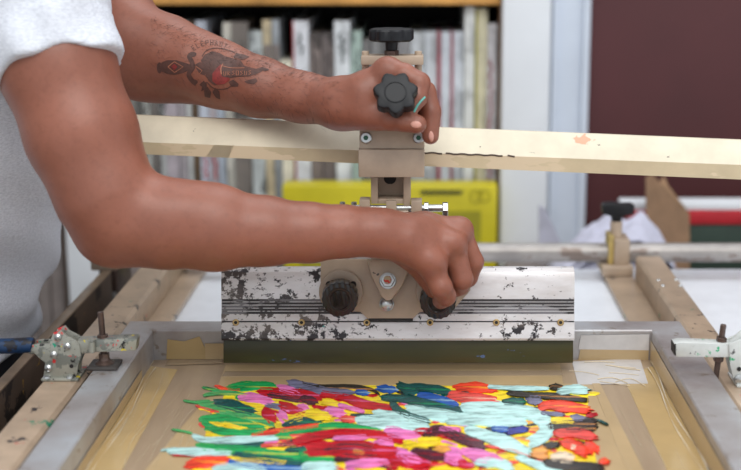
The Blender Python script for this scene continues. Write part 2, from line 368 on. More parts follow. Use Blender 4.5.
# yellow cover standing in front of the books
YY = 1.97; xa, xb = X(283, 220, YY), X(497, 220, YY); z0, z1 = bz-.02, P(300, 186, YY).z
yb_ = thing('yellow_box_file', 'bright yellow flat box standing in front of the lower part of the books', 'box', ((xa+xb)/2, YY+.02, z0))
b = nb(); box(b, xa, xb, YY, YY+.05, z0, z1, .002); part('body', b, M_['yellow'], yb_)
b = nb(); box(b, X(300, 220, YY), X(481, 220, YY), YY-.001, YY+.001, z0+.002, P(300, 211, YY).z); part('window_panel', b, M_['olive'], yb_, label='duller olive-yellow panel')
def text_mesh(s, size, M, ext=.0003, bold=0):
    cu = bpy.data.curves.new('t', 'FONT'); cu.body = s; cu.size = size; cu.extrude = ext; cu.align_x = 'CENTER'; cu.align_y = 'CENTER'; cu.resolution_u = 3; cu.offset = bold
    o = bpy.data.objects.new('t', cu); C.objects.link(o); bpy.context.view_layer.update()
    me = bpy.data.meshes.new_from_object(o.evaluated_get(bpy.context.evaluated_depsgraph_get()))
    bm = nb(); bm.from_mesh(me); bm.transform(M); bpy.data.objects.remove(o); bpy.data.meshes.remove(me); return bm
RX = Matrix.Rotation(PI/2, 4, 'X')
b = nb()
tp = catmull([(x, 192+2.2*math.sin(i*2.1)+(1 if i % 3 else -1.5), 0) for i, x in enumerate(np.linspace(421, 463, 34))], 3)
tube(b, [P(x, y, YY-.0015) for x, y, _ in tp], .0012, 5)
part('lettering', b, M_['ink'], yb_, label='dark smudged lettering')
b = nb()
for cx_ in (476, 484): tube(b, [P(cx_+6*math.cos(a), 196+6*math.sin(a), YY-.0015) for a in np.linspace(0, 6.28, 22)], .0008, 5)
part('ring_mark', b, M_['olive'], yb_, label='faint dark ring marks')
# shelf ledge the yellow box stands on
b = nb(); box(b, xl, xr, 1.93, YB-.021, bz-.04, bz-.02); part('ledge', b, M_['greywood'], shelf)
# ------------------------------------------------------------------ right background
zb = -.10
bench = thing('side_bench', 'low bench behind the steel rod carrying papers, cardboard and boxes', 'bench', (.5, 1.9, -.9))
b = nb(); box(b, X(516, 240, 1.75), 1.1, 1.72, 2.0, zb-.03, zb, .002); part('bench_top', b, M_['greywood'], bench)
for x in (.17, 1.05):
    for y in (1.76, 1.96): b = nb(); box(b, x-.02, x+.02, y-.02, y+.02, -.9, zb-.03); part('leg', b, M_['greywood'], bench)
YG = 1.90
gb = thing('storage_box', 'dark green box with a red lid behind the cardboard', 'box', (.55, YG+.04, zb))
b = nb(); box(b, X(630, 240, YG), 1.02, YG, YG+.032, zb, P(700, 224, YG).z-.0005, .002); part('body', b, M_['green'], gb)
b = nb(); box(b, X(628, 240, YG), 1.03, YG-.004, YG+.036, P(700, 224, YG).z, P(700, 210, YG).z, .002); part('lid', b, M_['red'], gb, label='red lid')
zz = P(700, 210, YG).z
b = nb(); box(b, X(621, 205, YG), 1.03, YG-.002, YG+.03, zz, P(700, 201.5, YG).z, .002)
props(part('white_board_strip', b, M_['whitepaint']), 'long white strip lying on the red lid in front of the maroon wall', 'strip')
Yc = 1.87
def flat_sheet(pts, th):
    b = nb(); A = [b.verts.new(p) for p in pts]; B = [b.verts.new(Vector(p)+Vector((0, th, 0))) for p in pts]; k = len(pts)
    b.faces.new(A); b.faces.new(B[::-1])
    for i in range(k): b.faces.new((A[i], B[i], B[(i+1) % k], A[(i+1) % k]))
    return b
def Pc(px, py, Y): p = P(px, py, Y); p.z = max(p.z, zb+.001); return p
cb = thing('cardboard_box', 'brown cardboard box with a raised torn flap behind the black T-handle', 'box', (X(668, 240, Yc), Yc+.03, zb))
b = flat_sheet([Pc(646, 290, 1.858), Pc(646, 178, 1.858), Pc(652, 174, 1.859), Pc(689, 213, 1.875), Pc(689, 290, 1.875)], .004); part('side_panel', b, M_['card'], cb, smooth=0)
b = flat_sheet([Pc(658, 186, 1.868), Pc(664, 176, 1.870), Pc(668, 185, 1.872), Pc(689.5, 213, 1.882), Pc(689.5, 290, 1.882), Pc(662, 290, 1.869)], .004); part('flap', b, plain('pale_cardboard', (160, 128, 98), .8), cb, smooth=0)
from mathutils import noise as mnoise
pp_ = thing('paper_pile', 'rumpled pile of lilac-grey paper on the bench behind the steel rod', 'paper', (X(609, 240, 1.85), 1.85, zb))
hx = P(610, 203, 1.80).z-zb; x0, x1 = X(549, 240, 1.80), X(678, 240, 1.80)
for k in range(3):
    b = nb(); nx, ny = 40, 18; G = []
    for i in range(nx):
        row = []
        for j in range(ny):
            u = i/(nx-1); v = j/(ny-1); e = max(0, min(1, u*(4-k)))*max(0, min(1, (1-u)*(2.2+.6*k)))
            q = Vector((u*5+k*3, v*3, k*1.7)); fold = abs(mnoise.noise(q))*1.5
            z = zb+.002+.003*k+hx*(.55+.17*k)*e**.45*(1-.30*abs(2*v-1))*(1-.20*fold)
            row.append(b.verts.new((x0+(x1-x0)*u, 1.735+.008*k+.10*v, z)))
        G.append(row)
    for i in range(nx-1):
        for j in range(ny-1): b.faces.new((G[i][j], G[i+1][j], G[i+1][j+1], G[i][j+1]))
    part('paper_sheet', b, M_['paper'], pp_, smooth=20)
b = nb(); pts = [P(539, 205, 1.9), P(545, 209, 1.89), P(561, 243, 1.86), P(556, 262, 1.86), P(539, 262, 1.88)]
b = flat_sheet([Vector((p.x, p.y, max(p.z, zb+.001))) for p in pts], .006)
props(part('leaning_paper', b, M_['paper'], smooth=0), 'folded blue-grey sheet leaning beside the white posts', 'paper')
# ------------------------------------------------------------------ press table, rails, rod
tb = thing('press_table', 'white flat table top of the screen printing press', 'table', (.3, 1.0, -.9))
b = nb(); box(b, -.34, 1.25, .35, 1.617, -.05, -.0165, .002); part('table_top', b, M_['white_table'], tb)
for x in (-.3, 1.2):
    for y in (.42, 1.55): b = nb(); box(b, x-.025, x+.025, y-.025, y+.025, -.9, -.05, .002); part('leg', b, M_['channel'], tb)
def rail(name, label, x0, x1, xl_, side, yend):
    t = thing(name, label, 'rail', ((x0+x1)/2, 1.0, -.016), group='long beige rails beside the screen')
    b = nb(); prism(b, [(x0, -.016), (x0, .017), (x0+.003, .020), (x1-.003, .020), (x1, .017), (x1, -.016)], .4, yend, 'xz', .001)
    part('beam', b, M_['rail'], t)
    b = nb(); a, c = sorted((xl_, x1 if side > 0 else x0)); box(b, a, c, .4, yend+.02, -.0162, -.009, .0008); part('ledge', b, M_['rail'], t)
    return t
rl = rail('side_rail', 'beige painted rail under the clamp with the blue handle', -.333, -.298, -.2725, 1, 1.60)
rr_ = rail('side_rail', 'beige painted rail with pairs of steel screws, ending below the black T-handle', .2615, .2935, .2264, -1, 1.538)
for (px, py) in ((658.5, 280.5), (663, 286), (676, 280), (680.5, 286)):
    p = PZ(px, py, .0199); b = nb(); lathe(b, [(0, .0026), (.4, .0026), (.8, .0016), (1, .0004)], p, p+Vector((0, 0, .0018)), 14); part('screw', b, M_['steel'], rr_)
rod = nb(); YR = 1.575; lathe(rod, [(0, .0105), (.002, .012), (.998, .012), (1, .0105)], (X(103, 252, YR), YR, .0155), (1.15, YR, .0155), 32)
props(part('steel_rod', rod, M_['rod']), 'long worn steel rod running across behind the squeegee', 'rod')
# rod clamp at right
xk = X(617.5, 260, 1.575)
rc = thing('rod_clamp', 'beige clamp block on the steel rod with a black T-handle', 'clamp', (xk, 1.575, -.009))
b = nb(); box(b, xk-.022, xk+.016, 1.548, 1.60, -.0085, .0035, .001); part('base', b, M_['beige_clean'], rc)
b = nb(); box(b, xk-.007, xk+.012, 1.556, 1.596, .0035, .036, .0015); part('block', b, M_['beige_clean'], rc)
b = nb(); box(b, xk-.014, xk-.007, 1.56, 1.592, .0035, .040, .0015); part('jaw', b, plain('ochre_machine_paint', (182, 158, 96), .4), rc)
z1 = P(617, 221, 1.575).z; z2 = P(617, 203, 1.575).z
b = nb(); cyl(b, (xk-.003, 1.575, .036), (xk-.003, 1.575, z1), .0075); part('collar', b, M_['beige'], rc)
b = nb(); cyl(b, (xk-.003, 1.575, z1), (xk-.003, 1.575, z1+.012), .006, r1=.0085); 
prism(b, [(xk-.021, z1+.010), (xk-.006, z1+.0065), (xk+.002, z1+.0065), (xk+.017, z1+.010), (xk+.018, z2-.002), (xk+.014, z2), (xk+.003, z2-.0005), (xk-.009, z2+.001), (xk-.019, z2), (xk-.022, z2-.003)], 1.566, 1.584, 'xz', .002)
part('handle', b, M_['black'], rc, label='black plastic T-handle')
# left rod bracket
lb = thing('rod_bracket', 'beige block on a dark foot at the left end of the rod, below the elbow', 'bracket', (X(103, 272, 1.55), 1.55, -.01))
b = nb(); box(b, X(90, 260, 1.5), X(117, 260, 1.5), 1.5, 1.60, P(100, 271, 1.5).z, .06, .002); part('block', b, M_['beige_clean'], lb)
b = nb(); box(b, X(97, 275, 1.5), X(114, 275, 1.5), 1.51, 1.59, -.03, P(100, 271, 1.5).z, .001); part('foot', b, M_['darksteel'], lb)
b = nb(); cyl(b, (X(104, 281, 1.49), 1.508, -.024), (X(112, 281, 1.49), 1.508, -.024), .007); part('roller', b, M_['steel'], lb)
# dark channel
ch = thing('guide_channel', 'dark brown open metal channel running along the left of the beige rail', 'channel', (-.36, 1.0, -.05))
b = nb(); prism(b, [(-.378, -.05), (-.378, .010), (-.369, .010), (-.369, -.040), (-.345, -.040), (-.345, -.012), (-.3415, -.012), (-.3415, -.05)], .35, 1.50, 'xz'); part('channel_body', b, M_['channel'], ch)
b = nb(); box(b, -.379, -.368, .352, 1.498, .0101, .0125, .0008); part('rim', b, plain('worn_bronze_rim', (132, 112, 92), .4, .3), ch)
b = nb(); box(b, -.3418, -.3345, 1.10, PZ(96, 316, 0).y, -.0165, .0, .0005)
props(part('white_edging', b, M_['white_table']), 'narrow white strip between the dark channel and the left beige rail', 'strip')
# ------------------------------------------------------------------ printing screen
XL, XLo, XR, XRo, YN, YF = -.2585, -.2874, .222, .2555, .62, 1.20
scr = thing('printing_screen', 'aluminium printing screen with taupe mesh taped along its edges', 'printing screen', ((XLo+XRo)/2, .95, -.008))
b = nb(); zt = .03
o4 = [(XLo, YN-.03), (XRo, YN-.03), (XRo, YF+.0305), (XLo, YF+.0305)]; i4 = [(XL, YN), (XR, YN), (XR, YF), (XL, YF)]
def ring4(z, pts): return [b.verts.new((x, y, z)) for x, y in pts]
e = .0012
ro0 = ring4(-.008, o4); ro1 = ring4(zt-e, o4); ro2 = ring4(zt, [(XLo+e, YN-.03+e), (XRo-e, YN-.03+e), (XRo-e, YF+.0305-e), (XLo+e, YF+.0305-e)])
ri2 = ring4(zt, [(XL-e, YN-e), (XR+e, YN-e), (XR+e, YF+e), (XL-e, YF+e)]); ri1 = ring4(zt-e, i4); ri0 = ring4(-.008, i4)
for A, B in ((ro0, ro1), (ro1, ro2), (ro2, ri2), (ri2, ri1), (ri1, ri0), (ri0, ro0)):
    for k in range(4): b.faces.new((A[k], A[(k+1) % 4], B[(k+1) % 4], B[k]))
part('frame', b, M_['alu'], scr, smooth=20)
b = nb(); box(b, XL-.001, XR+.001, YN-.001, YF+.001, -.0012, 0); part('mesh_fabric', b, M_['mesh'], scr)
def tape(pts, m, z=.0004, lab=None):
    b = nb(); A = [b.verts.new((x, y, z)) for x, y in pts]; B = [b.verts.new((x, y, z-.0003)) for x, y in pts]; k = len(pts)
    b.faces.new(A); b.faces.new(B[::-1])
    for i in range(k): b.faces.new((A[i], B[i], B[(i+1) % k], A[(i+1) % k]))
    return part('packing_tape', b, m, scr, smooth=0, label=lab)
def zp(*pp): return [tuple(PZ(x, y, 0)[:2]) for x, y in pp]
tape([(XL+.001, YN+.01), (XL+.030, YN+.01), (XL+.028, YF-.03), (XL+.001, YF-.02)], M_['tape_ochre'], .0003, 'ochre tape strip down the left edge')
tape([(XR-.032, YN+.01), (XR-.001, YN+.01), (XR-.001, YF-.02), (XR-.034, YF-.05)], M_['tape_ochre'], .0003, 'ochre tape strip down the right edge')
tape(zp((226, 365), (560, 365), (563, 384), (218, 386)), M_['tape_brown'], .0004, 'tan tape band behind the painting')
tape(zp((225, 372), (562, 371), (563, 376), (222, 377)), M_['tape_grey'], .0007)
tape(zp((218, 385), (592, 384), (640, 500), (120, 500)), M_['tape_brown'], .00035)
tape(zp((170, 358), (222, 357), (222, 364), (165, 366)), M_['tape_grey'], .0008)
tape(zp((572, 362), (640, 359), (648, 384), (578, 385)), M_['tape_white'], .0006, 'whitish tape patch in the far right corner')
tape(zp((592, 384), (600, 384), (648, 480), (630, 480)), M_['tape_brown'], .0007)
# tapes up the inner walls
def wall_tape(pts, m, lab=None):
    pts = [Vector(p) for p in pts]; nn = (pts[1]-pts[0]).cross(pts[2]-pts[1]).normalized()*.0003
    b = nb(); A = [b.verts.new(p) for p in pts]; B = [b.verts.new(p+nn) for p in pts]; k = len(pts)
    b.faces.new(A); b.faces.new(B[::-1])
    for i in range(k): b.faces.new((A[i], B[i], B[(i+1) % k], A[(i+1) % k]))
    return part('packing_tape', b, m, scr, smooth=0, label=lab)
ry = YF-.0008
wall_tape([(XL+.012, ry, .001), (XL+.055, ry, .001), (XL+.045, ry, .024), (XL+.03, ry, .019), (XL+.014, ry, .021)], M_['tape_ochre'])
wall_tape([(XL+.05, ry-.0004, .001), (XR-.08, ry-.0004, .001), (XR-.08, ry-.0004, .016), (XL+.05, ry-.0004, .017)], M_['tape_brown'])
wall_tape([(XR-.07, ry, .0), (XR-.002, ry, .0), (XR-.002, ry, .010), (XR-.068, ry, .011)], M_['tape_brown'])
wall_tape([(XR-.07, ry, .011), (XR-.002, ry, .010), (XR-.002, ry, .026), (XR-.068, ry, .025)], M_['tape_white'])
wall_tape([(XR-.0008, YN+.01, .001), (XR-.0008, YF-.001, .001), (XR-.0008, YF-.001, .02), (XR-.0008, YN+.01, .021)], M_['tape_brown'])
wall_tape([(XL+.0008, YN+.01, .001), (XL+.0008, YF-.06, .001), (XL+.0008, YF-.06, .010), (XL+.0008, YN+.01, .012)], M_['tape_brown'])
# creases in the tape
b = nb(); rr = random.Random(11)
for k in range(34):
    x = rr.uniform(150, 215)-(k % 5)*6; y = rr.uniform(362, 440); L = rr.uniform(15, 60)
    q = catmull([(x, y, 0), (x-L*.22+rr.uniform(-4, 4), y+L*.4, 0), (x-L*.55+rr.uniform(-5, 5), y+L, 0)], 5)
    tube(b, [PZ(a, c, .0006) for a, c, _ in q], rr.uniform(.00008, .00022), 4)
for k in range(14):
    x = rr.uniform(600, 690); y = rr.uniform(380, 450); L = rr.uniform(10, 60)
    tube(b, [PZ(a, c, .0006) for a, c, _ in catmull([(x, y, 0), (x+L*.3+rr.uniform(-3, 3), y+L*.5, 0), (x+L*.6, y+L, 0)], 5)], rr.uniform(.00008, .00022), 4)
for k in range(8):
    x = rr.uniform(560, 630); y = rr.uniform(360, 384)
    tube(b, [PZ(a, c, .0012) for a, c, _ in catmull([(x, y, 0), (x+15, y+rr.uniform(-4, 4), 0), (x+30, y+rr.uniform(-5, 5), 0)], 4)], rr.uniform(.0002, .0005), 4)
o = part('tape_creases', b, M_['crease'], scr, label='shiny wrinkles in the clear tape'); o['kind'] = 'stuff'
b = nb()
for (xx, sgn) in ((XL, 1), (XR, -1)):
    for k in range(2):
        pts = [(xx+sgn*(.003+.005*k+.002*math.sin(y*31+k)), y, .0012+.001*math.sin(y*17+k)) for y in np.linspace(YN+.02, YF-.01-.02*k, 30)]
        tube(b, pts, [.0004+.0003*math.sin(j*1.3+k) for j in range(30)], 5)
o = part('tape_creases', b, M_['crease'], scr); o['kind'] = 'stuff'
# ------------------------------------------------------------------ painting on the mesh
pt = thing('abstract_painting', 'colourful abstract painting of thick brush strokes on the screen mesh', 'painting', (*PZ(410, 430, 0)[:2], .0004))
b = nb(); outl = catmull([(p[0], p[1], 0) for p in [(226, 388), (300, 387), (400, 385), (500, 387), (578, 389), (588, 404), (584, 425), (594, 450), (600, 475), (618, 520), (400, 525), (150, 520), (192, 470), (204, 440), (208, 420), (222, 400), (226, 388)]], 4)[:-1]
A = [b.verts.new(PZ(x, y, .00085)) for x, y, _ in outl]; B = [b.verts.new(PZ(x, y, .0004)) for x, y, _ in outl]; k = len(A)
b.faces.new(A); b.faces.new(B[::-1])
for i in range(k): b.faces.new((A[i], B[i], B[(i+1) % k], A[(i+1) % k]))
part('ground_layer', b, M_['pY'], pt, smooth=0, label='yellow underpaint')
S = []
def s(base, c, w, *pp): S.append((base, c, w, pp))
a_, b_, c_ = 150, 300, 450
s(a_,'G',30,(340,78),(440,70),(540,70)); s(a_,'O',9,(285,68),(330,82),(400,86)); s(a_,'R',34,(470,90),(560,100),(700,125)); s(a_,'K',26,(560,75),(610,90),(655,105))
s(a_,'R',30,(600,95),(680,105),(760,120)); s(a_,'L',14,(235,110),(330,98),(430,112)); s(a_,'K',30,(380,118),(450,120),(530,140)); s(a_,'M',22,(510,105),(600,120),(720,135)); s(a_,'V',18,(500,150),(560,160),(600,165))
s(a_,'L',30,(215,150),(330,178),(430,200)); s(a_,'T',36,(275,142),(340,150),(450,182)); s(a_,'L',24,(300,175),(380,190),(470,212),(540,242)); s(a_,'S',9,(200,155),(250,170),(310,185)); s(a_,'L',7,(145,133),(200,140),(260,132))
s(a_,'R',44,(490,172),(515,195),(540,215)); s(a_,'R',34,(560,150),(640,180),(680,200)); s(a_,'K',48,(562,182),(594,202)); s(a_,'K',22,(640,158),(690,165)); s(a_,'Y',34,(600,225),(680,195),(740,185))
s(a_,'G',26,(215,215),(300,208),(400,228),(500,258)); s(a_,'G',24,(225,222),(290,262),(390,272),(500,268)); s(a_,'Y',13,(310,228),(350,240),(405,258)); s(a_,'L',6,(95,258),(150,268),(185,276))
s(a_,'O',16,(430,288),(560,265),(740,240)); s(a_,'T',24,(580,242),(650,222),(750,216)); s(b_,'G',24,(-100,270),(20,262),(150,245),(350,262)); s(a_,'G',22,(540,285),(600,290),(610,300))
s(a_,'T',20,(280,325),(380,330),(480,325)); s(a_,'S',14,(480,330),(560,325),(640,322)); s(a_,'M',18,(555,328),(640,315),(700,298)); s(a_,'A',24,(188,285),(240,305),(380,305),(565,294))
s(a_,'G',30,(205,330),(300,342),(420,350),(560,370),(745,388)); s(a_,'R',5,(95,370),(200,374),(300,376)); s(a_,'A',28,(75,352),(200,358),(352,360)); s(a_,'A',6,(48,352),(80,345)); 
s(a_,'Y',20,(350,385),(450,395),(600,405)); s(a_,'T',32,(360,368),(480,385),(665,406)); s(a_,'U',30,(330,400),(480,415),(700,442)); s(a_,'O',42,(160,418),(220,400),(340,392)); s(a_,'A',32,(270,432),(380,420),(500,435))
s(a_,'N',16,(640,312),(740,292),(810,274)); s(a_,'T',20,(590,350),(680,346),(735,345)); s(a_,'G',40,(640,372),(740,375),(800,388)); s(a_,'A',42,(660,430),(740,420),(805,424))
s(b_,'V',28,(-50,52),(60,78),(130,96),(235,98)); s(b_,'B',12,(-5,52),(60,70),(200,72),(300,82),(350,108)); s(b_,'U',26,(335,78),(420,88)); s(b_,'U',20,(240,95),(300,100)); s(b_,'T',34,(425,62),(470,85),(510,100)); s(b_,'T',26,(470,72),(560,80),(660,95))
s(b_,'R',28,(80,100),(200,120),(280,150),(400,165)); s(b_,'M',28,(0,120),(70,138)); s(b_,'Y',22,(90,135),(170,150)); s(b_,'Y',36,(20,190),(130,202)); s(b_,'K',34,(118,172),(190,192)); s(b_,'K',14,(160,150),(280,182)); s(b_,'S',24,(175,212),(240,216))
s(b_,'U',26,(515,108),(600,125),(685,152)); s(b_,'T',30,(350,120),(450,125),(560,148),(710,178)); s(b_,'T',26,(395,135),(425,172),(490,205),(560,225)); s(b_,'T',9,(220,196),(300,198),(370,204))
s(b_,'A',30,(320,180),(420,200),(560,228)); s(b_,'A',46,(245,218),(380,225),(560,246)); s(b_,'A',44,(470,162),(560,185),(740,218)); s(c_,'O',32,(20,76),(120,76),(200,88)); s(c_,'S',40,(-5,105),(90,125),(200,132))
s(b_,'R',28,(-40,318),(160,272),(330,280),(450,312)); s(b_,'K',18,(140,297),(300,292)); s(b_,'K',26,(330,312),(410,318)); s(b_,'R',22,(490,268),(580,262)); s(b_,'K',38,(370,262),(440,275),(520,295)); s(b_,'Y',36,(450,325),(520,315),(610,310))
s(b_,'M',34,(540,285),(620,262),(740,320)); s(c_,'M',36,(0,272),(60,300),(150,330)); s(b_,'K',16,(600,255),(700,260)); s(b_,'R',60,(20,350),(200,345),(420,360)); s(b_,'M',26,(100,352),(200,330),(330,342)); s(b_,'M',28,(150,392),(250,370),(330,376)); s(b_,'C',16,(220,352),(285,362))
s(b_,'R',46,(340,390),(450,395),(560,410)); s(b_,'K',44,(425,350),(465,380),(520,398)); s(b_,'K',32,(200,415),(300,405),(390,400)); s(b_,'R',26,(640,400),(760,420)); s(b_,'M',34,(485,350),(560,370),(640,378)); s(b_,'C',24,(590,345),(655,345)); s(b_,'K',50,(630,370),(700,392))
s(c_,'K',44,(50,350),(130,375),(220,398)); s(c_,'S',10,(150,330),(270,350),(350,372)); s(c_,'U',22,(180,255),(260,260)); s(c_,'N',22,(240,272),(340,255)); s(c_,'A',44,(-20,215),(150,215),(330,228)); s(c_,'A',48,(50,165),(180,165),(300,178),(390,205),(425,255),(390,300),(345,318)); s(c_,'A',46,(75,262),(150,285),(250,320),(345,362))
s(c_,'A',36,(110,400),(200,405),(270,425)); s(c_,'A',26,(290,378),(400,420),(500,436)); s(c_,'T',24,(225,140),(330,135)); s(c_,'B',20,(250,98),(330,108),(460,115),(600,132)); s(c_,'V',34,(335,125),(400,135)); s(c_,'A',14,(155,72),(280,80),(430,80)); s(c_,'B',22,(435,75),(488,72))
s(c_,'A',30,(465,98),(530,85),(600,88)); s(c_,'O',38,(385,168),(430,152),(520,160),(605,176)); s(c_,'V',13,(390,187),(500,195)); s(c_,'B',28,(420,245),(520,235),(640,222)); s(c_,'B',20,(500,255),(640,250)); s(c_,'Y',22,(430,218),(540,222)); s(c_,'V',22,(525,206),(592,212))
s(c_,'S',36,(455,280),(540,272),(630,292)); s(c_,'O',40,(490,310),(540,330),(600,365)); s(c_,'O',40,(600,318),(632,355)); s(c_,'O',22,(650,396),(690,398)); s(c_,'B',22,(405,330),(480,325)); s(c_,'C',50,(362,368),(425,358)); s(c_,'W',40,(445,382),(540,384)); s(c_,'W',18,(525,338),(550,332)); s(c_,'B',36,(405,400),(500,415),(660,428)); s(c_,'T',6,(640,215),(690,238))
for q in range(24):   # strokes nearest the camera, just below the photograph's edge
    s(a_, 'GKRATYOUMS'[q*7 % 10], 44, (60+q*85 % 1900, 470+(q % 3)*45), (150+q*85 % 1900, 480+(q % 3)*45), (250+q*85 % 1900, 475+(q % 3)*45))
def ribbon(bm, base, w, pp, zt, seed):
    """a brush stroke: a flat body of paint with uneven bristle ends and soft edges"""
    rr = random.Random(seed); pts = catmull([(base+x/4.36, 370+y/4.36, 0) for x, y in pp], 6)
    P2 = [Vector(p[:2]) for p in pts]; cum = [0]
    for a, c in zip(P2, P2[1:]): cum.append(cum[-1]+(c-a).length)
    L = cum[-1] or 1; hw = (w*1.38+5)/4.36/2
    def at(sv):
        if sv <= 0: d = (P2[1]-P2[0]).normalized(); return P2[0]+d*sv, d
        if sv >= L: d = (P2[-1]-P2[-2]).normalized(); return P2[-1]+d*(sv-L), d
        for k in range(len(cum)-1):
            if cum[k+1] >= sv: f = (sv-cum[k])/(cum[k+1]-cum[k]+1e-9); return P2[k].lerp(P2[k+1], f), (P2[k+1]-P2[k]).normalized()
        return P2[-1], (P2[-1]-P2[-2]).normalized()
    nc = 9 if w > 12 else 5; m = max(5, min(22, int(L/2.2))); ph = rr.uniform(0, 6)
    cols = []
    for k in range(nc):
        o = -1+2*k/(nc-1); rnd = (1-min(1, abs(o))**2)**.5
        a = hw*1.1*(1-rnd)*1.3-rr.uniform(0, 1)*hw*.7; c_ = L-hw*1.1*(1-rnd)*1.3+rr.uniform(0, 1)*hw*(1.1 if k % 2 else .5)
        zz = (0 if k in (0, nc-1) else 1)*(1+(.10 if k % 2 else -.05)+rr.uniform(-.04, .04)); cols.append((o, a, max(c_, a+hw*.5), zz))
    rows = []
    for i in range(m+1):
        u = i/m; row = []
        ww = hw*(1+.10*math.sin(u*9+ph)+rr.uniform(-.05, .05))*(.80+.20*math.sin(PI*min(1, max(0, u))))
        for (o, a, c_, zz) in cols:
            p, d = at(a+(c_-a)*u); q = Vector((p.x-d.y*o*ww, p.y+d.x*o*ww))
            e = 0 if i in (0, m) else 1
            row.append(bm.verts.new(PZ(q.x, q.y, .0006+(zt-.0006)*zz*e)))
        rows.append(row)
    for A, B in zip(rows, rows[1:]):
        for k in range(nc-1): bm.faces.new((A[k], B[k], B[k+1], A[k+1]))
rest = {}
vis = [q for q in S]; nstroke = 0
for i, (base, c, w, pp) in enumerate(S):
    zt = .00122+.0000085*i
    if nstroke < 98 and (w > 9) and not i >= len(S)-24:
        b = nb(); ribbon(b, base, w, pp, zt, i); part('brush_stroke', b, M_['p'+c], pt, smooth=60); nstroke += 1
    else: rest.setdefault(c, []).append((base, w, pp, zt, i))
rf = random.Random(21)
for q in range(330):     # small dabs filling between the large strokes
    x = rf.uniform(196, 596); y = rf.uniform(388, 520)
    x = max(x, 214-(y-388)*.35)
    pal = 'GLTYOSG' if x < 270 else ('RRKMYSK' if x < 480 else 'BOSYBRC'); 
    if y < 400 and x > 270: pal = 'TUVYBR'
    Lh = rf.uniform(8, 22)*4.36; X0 = (x-150)*4.36; Y0 = (y-370)*4.36; sl_ = rf.uniform(-.18, .28)
    rest.setdefault(rf.choice(pal), []).append((150, rf.uniform(6, 14), ((X0-Lh/2, Y0-Lh*sl_/2), (X0, Y0+rf.uniform(-5, 5)), (min(X0+Lh/2, 1960), Y0+Lh*sl_/2)), .00098+.0000006*q, q))
b = nb(); mats = []
for c, lst in rest.items():
    mats.append(M_['p'+c])
    for (base, w, pp, zt, i) in lst:
        n0 = len(b.faces); ribbon(b, base, w, pp, zt, i); b.faces.ensure_lookup_table()
        for f in b.faces[n0:]: f.material_index = len(mats)-1
o = part('small_brush_strokes', b, mats, pt, smooth=60); o['kind'] = 'stuff'
# ------------------------------------------------------------------ squeegee
A12 = Matrix.Rotation(math.radians(-12), 4, 'X')
SQ0 = Vector((0, 1.160, .010))
sq = thing('squeegee', 'wide white squeegee holder spattered with ink, gripping a dark rubber blade', 'squeegee', SQ0, A12)
k_ = 1.218/1300
def LX(px): return (px-CX)*k_
zmap = [(363, 0), (340, .0225), (323, .039), (316, .046), (300, .061), (265, .095), (200, .16)]
def LZ(py):
    for (a, za), (c, zc) in zip(zmap, zmap[1:]):
        if py >= c: return za+(zc-za)*(a-py)/(a-c)
    return .16
xa, xb = LX(222), LX(574)
b = nb(); box(b, xa+.001, xb-.0005, .002, .011, 0, .030, .0006); part('rubber_blade', b, M_['blade'], sq, local=True, label='dark olive rubber blade')
prof = [(.016, .0215), (-.002, .0215), (-.0035, .0235), (-.0035, .0385), (-.002, .0388), (-.002, .0396), (-.0035, .040), (-.0035, .0465)]
for i in range(5):
    z = .0465+.0029*i; prof += [(-.0035, z), (-.0018, z+.0004), (-.0018, z+.0018), (-.0035, z+.0022)]
prof += [(-.0035, .0625), (-.0035, .080), (-.002, .0855), (.002, .0892), (.0075, .0905), (.013, .089), (.016, .085)]
pr2 = []
for q in prof:
    if not pr2 or q != pr2[-1]: pr2.append(q)
b = nb(); prism(b, pr2, xa, xb, 'yz'); part('holder', b, M_['squeegee'], sq, local=True, smooth=25)
b = nb()
for i in range(5):
    z = .0465+.0029*i; box(b, xa+.0005, xb-.0005, -.00365, -.0017, z-.0001, z+.0021)
box(b, xa+.0005, xb-.0005, -.0028, -.0019, .0386, .0397)
part('groove_lines', b, M_['groove'], sq, local=True, smooth=0, label='grooves darkened by ink and painted-in shade')
for px in (236.5, 302, 367, 430, 496, 560):
    b = nb(); p = Vector((LX(px), -.0034, LZ(323.5))); lathe(b, [(0, .0032), (.6, .0032), (1, .0026)], p, p+Vector((0, -.0014, 0)), 18)
    o = part('screw', b, M_['screw'], sq, local=True)
    b = nb(); cyl(b, p+Vector((0, -.0012, 0)), p+Vector((0, -.0018, 0)), .0017, n=6, bev=0); b.transform(WM[sq.name]); part('socket', b, M_['dark'], o)
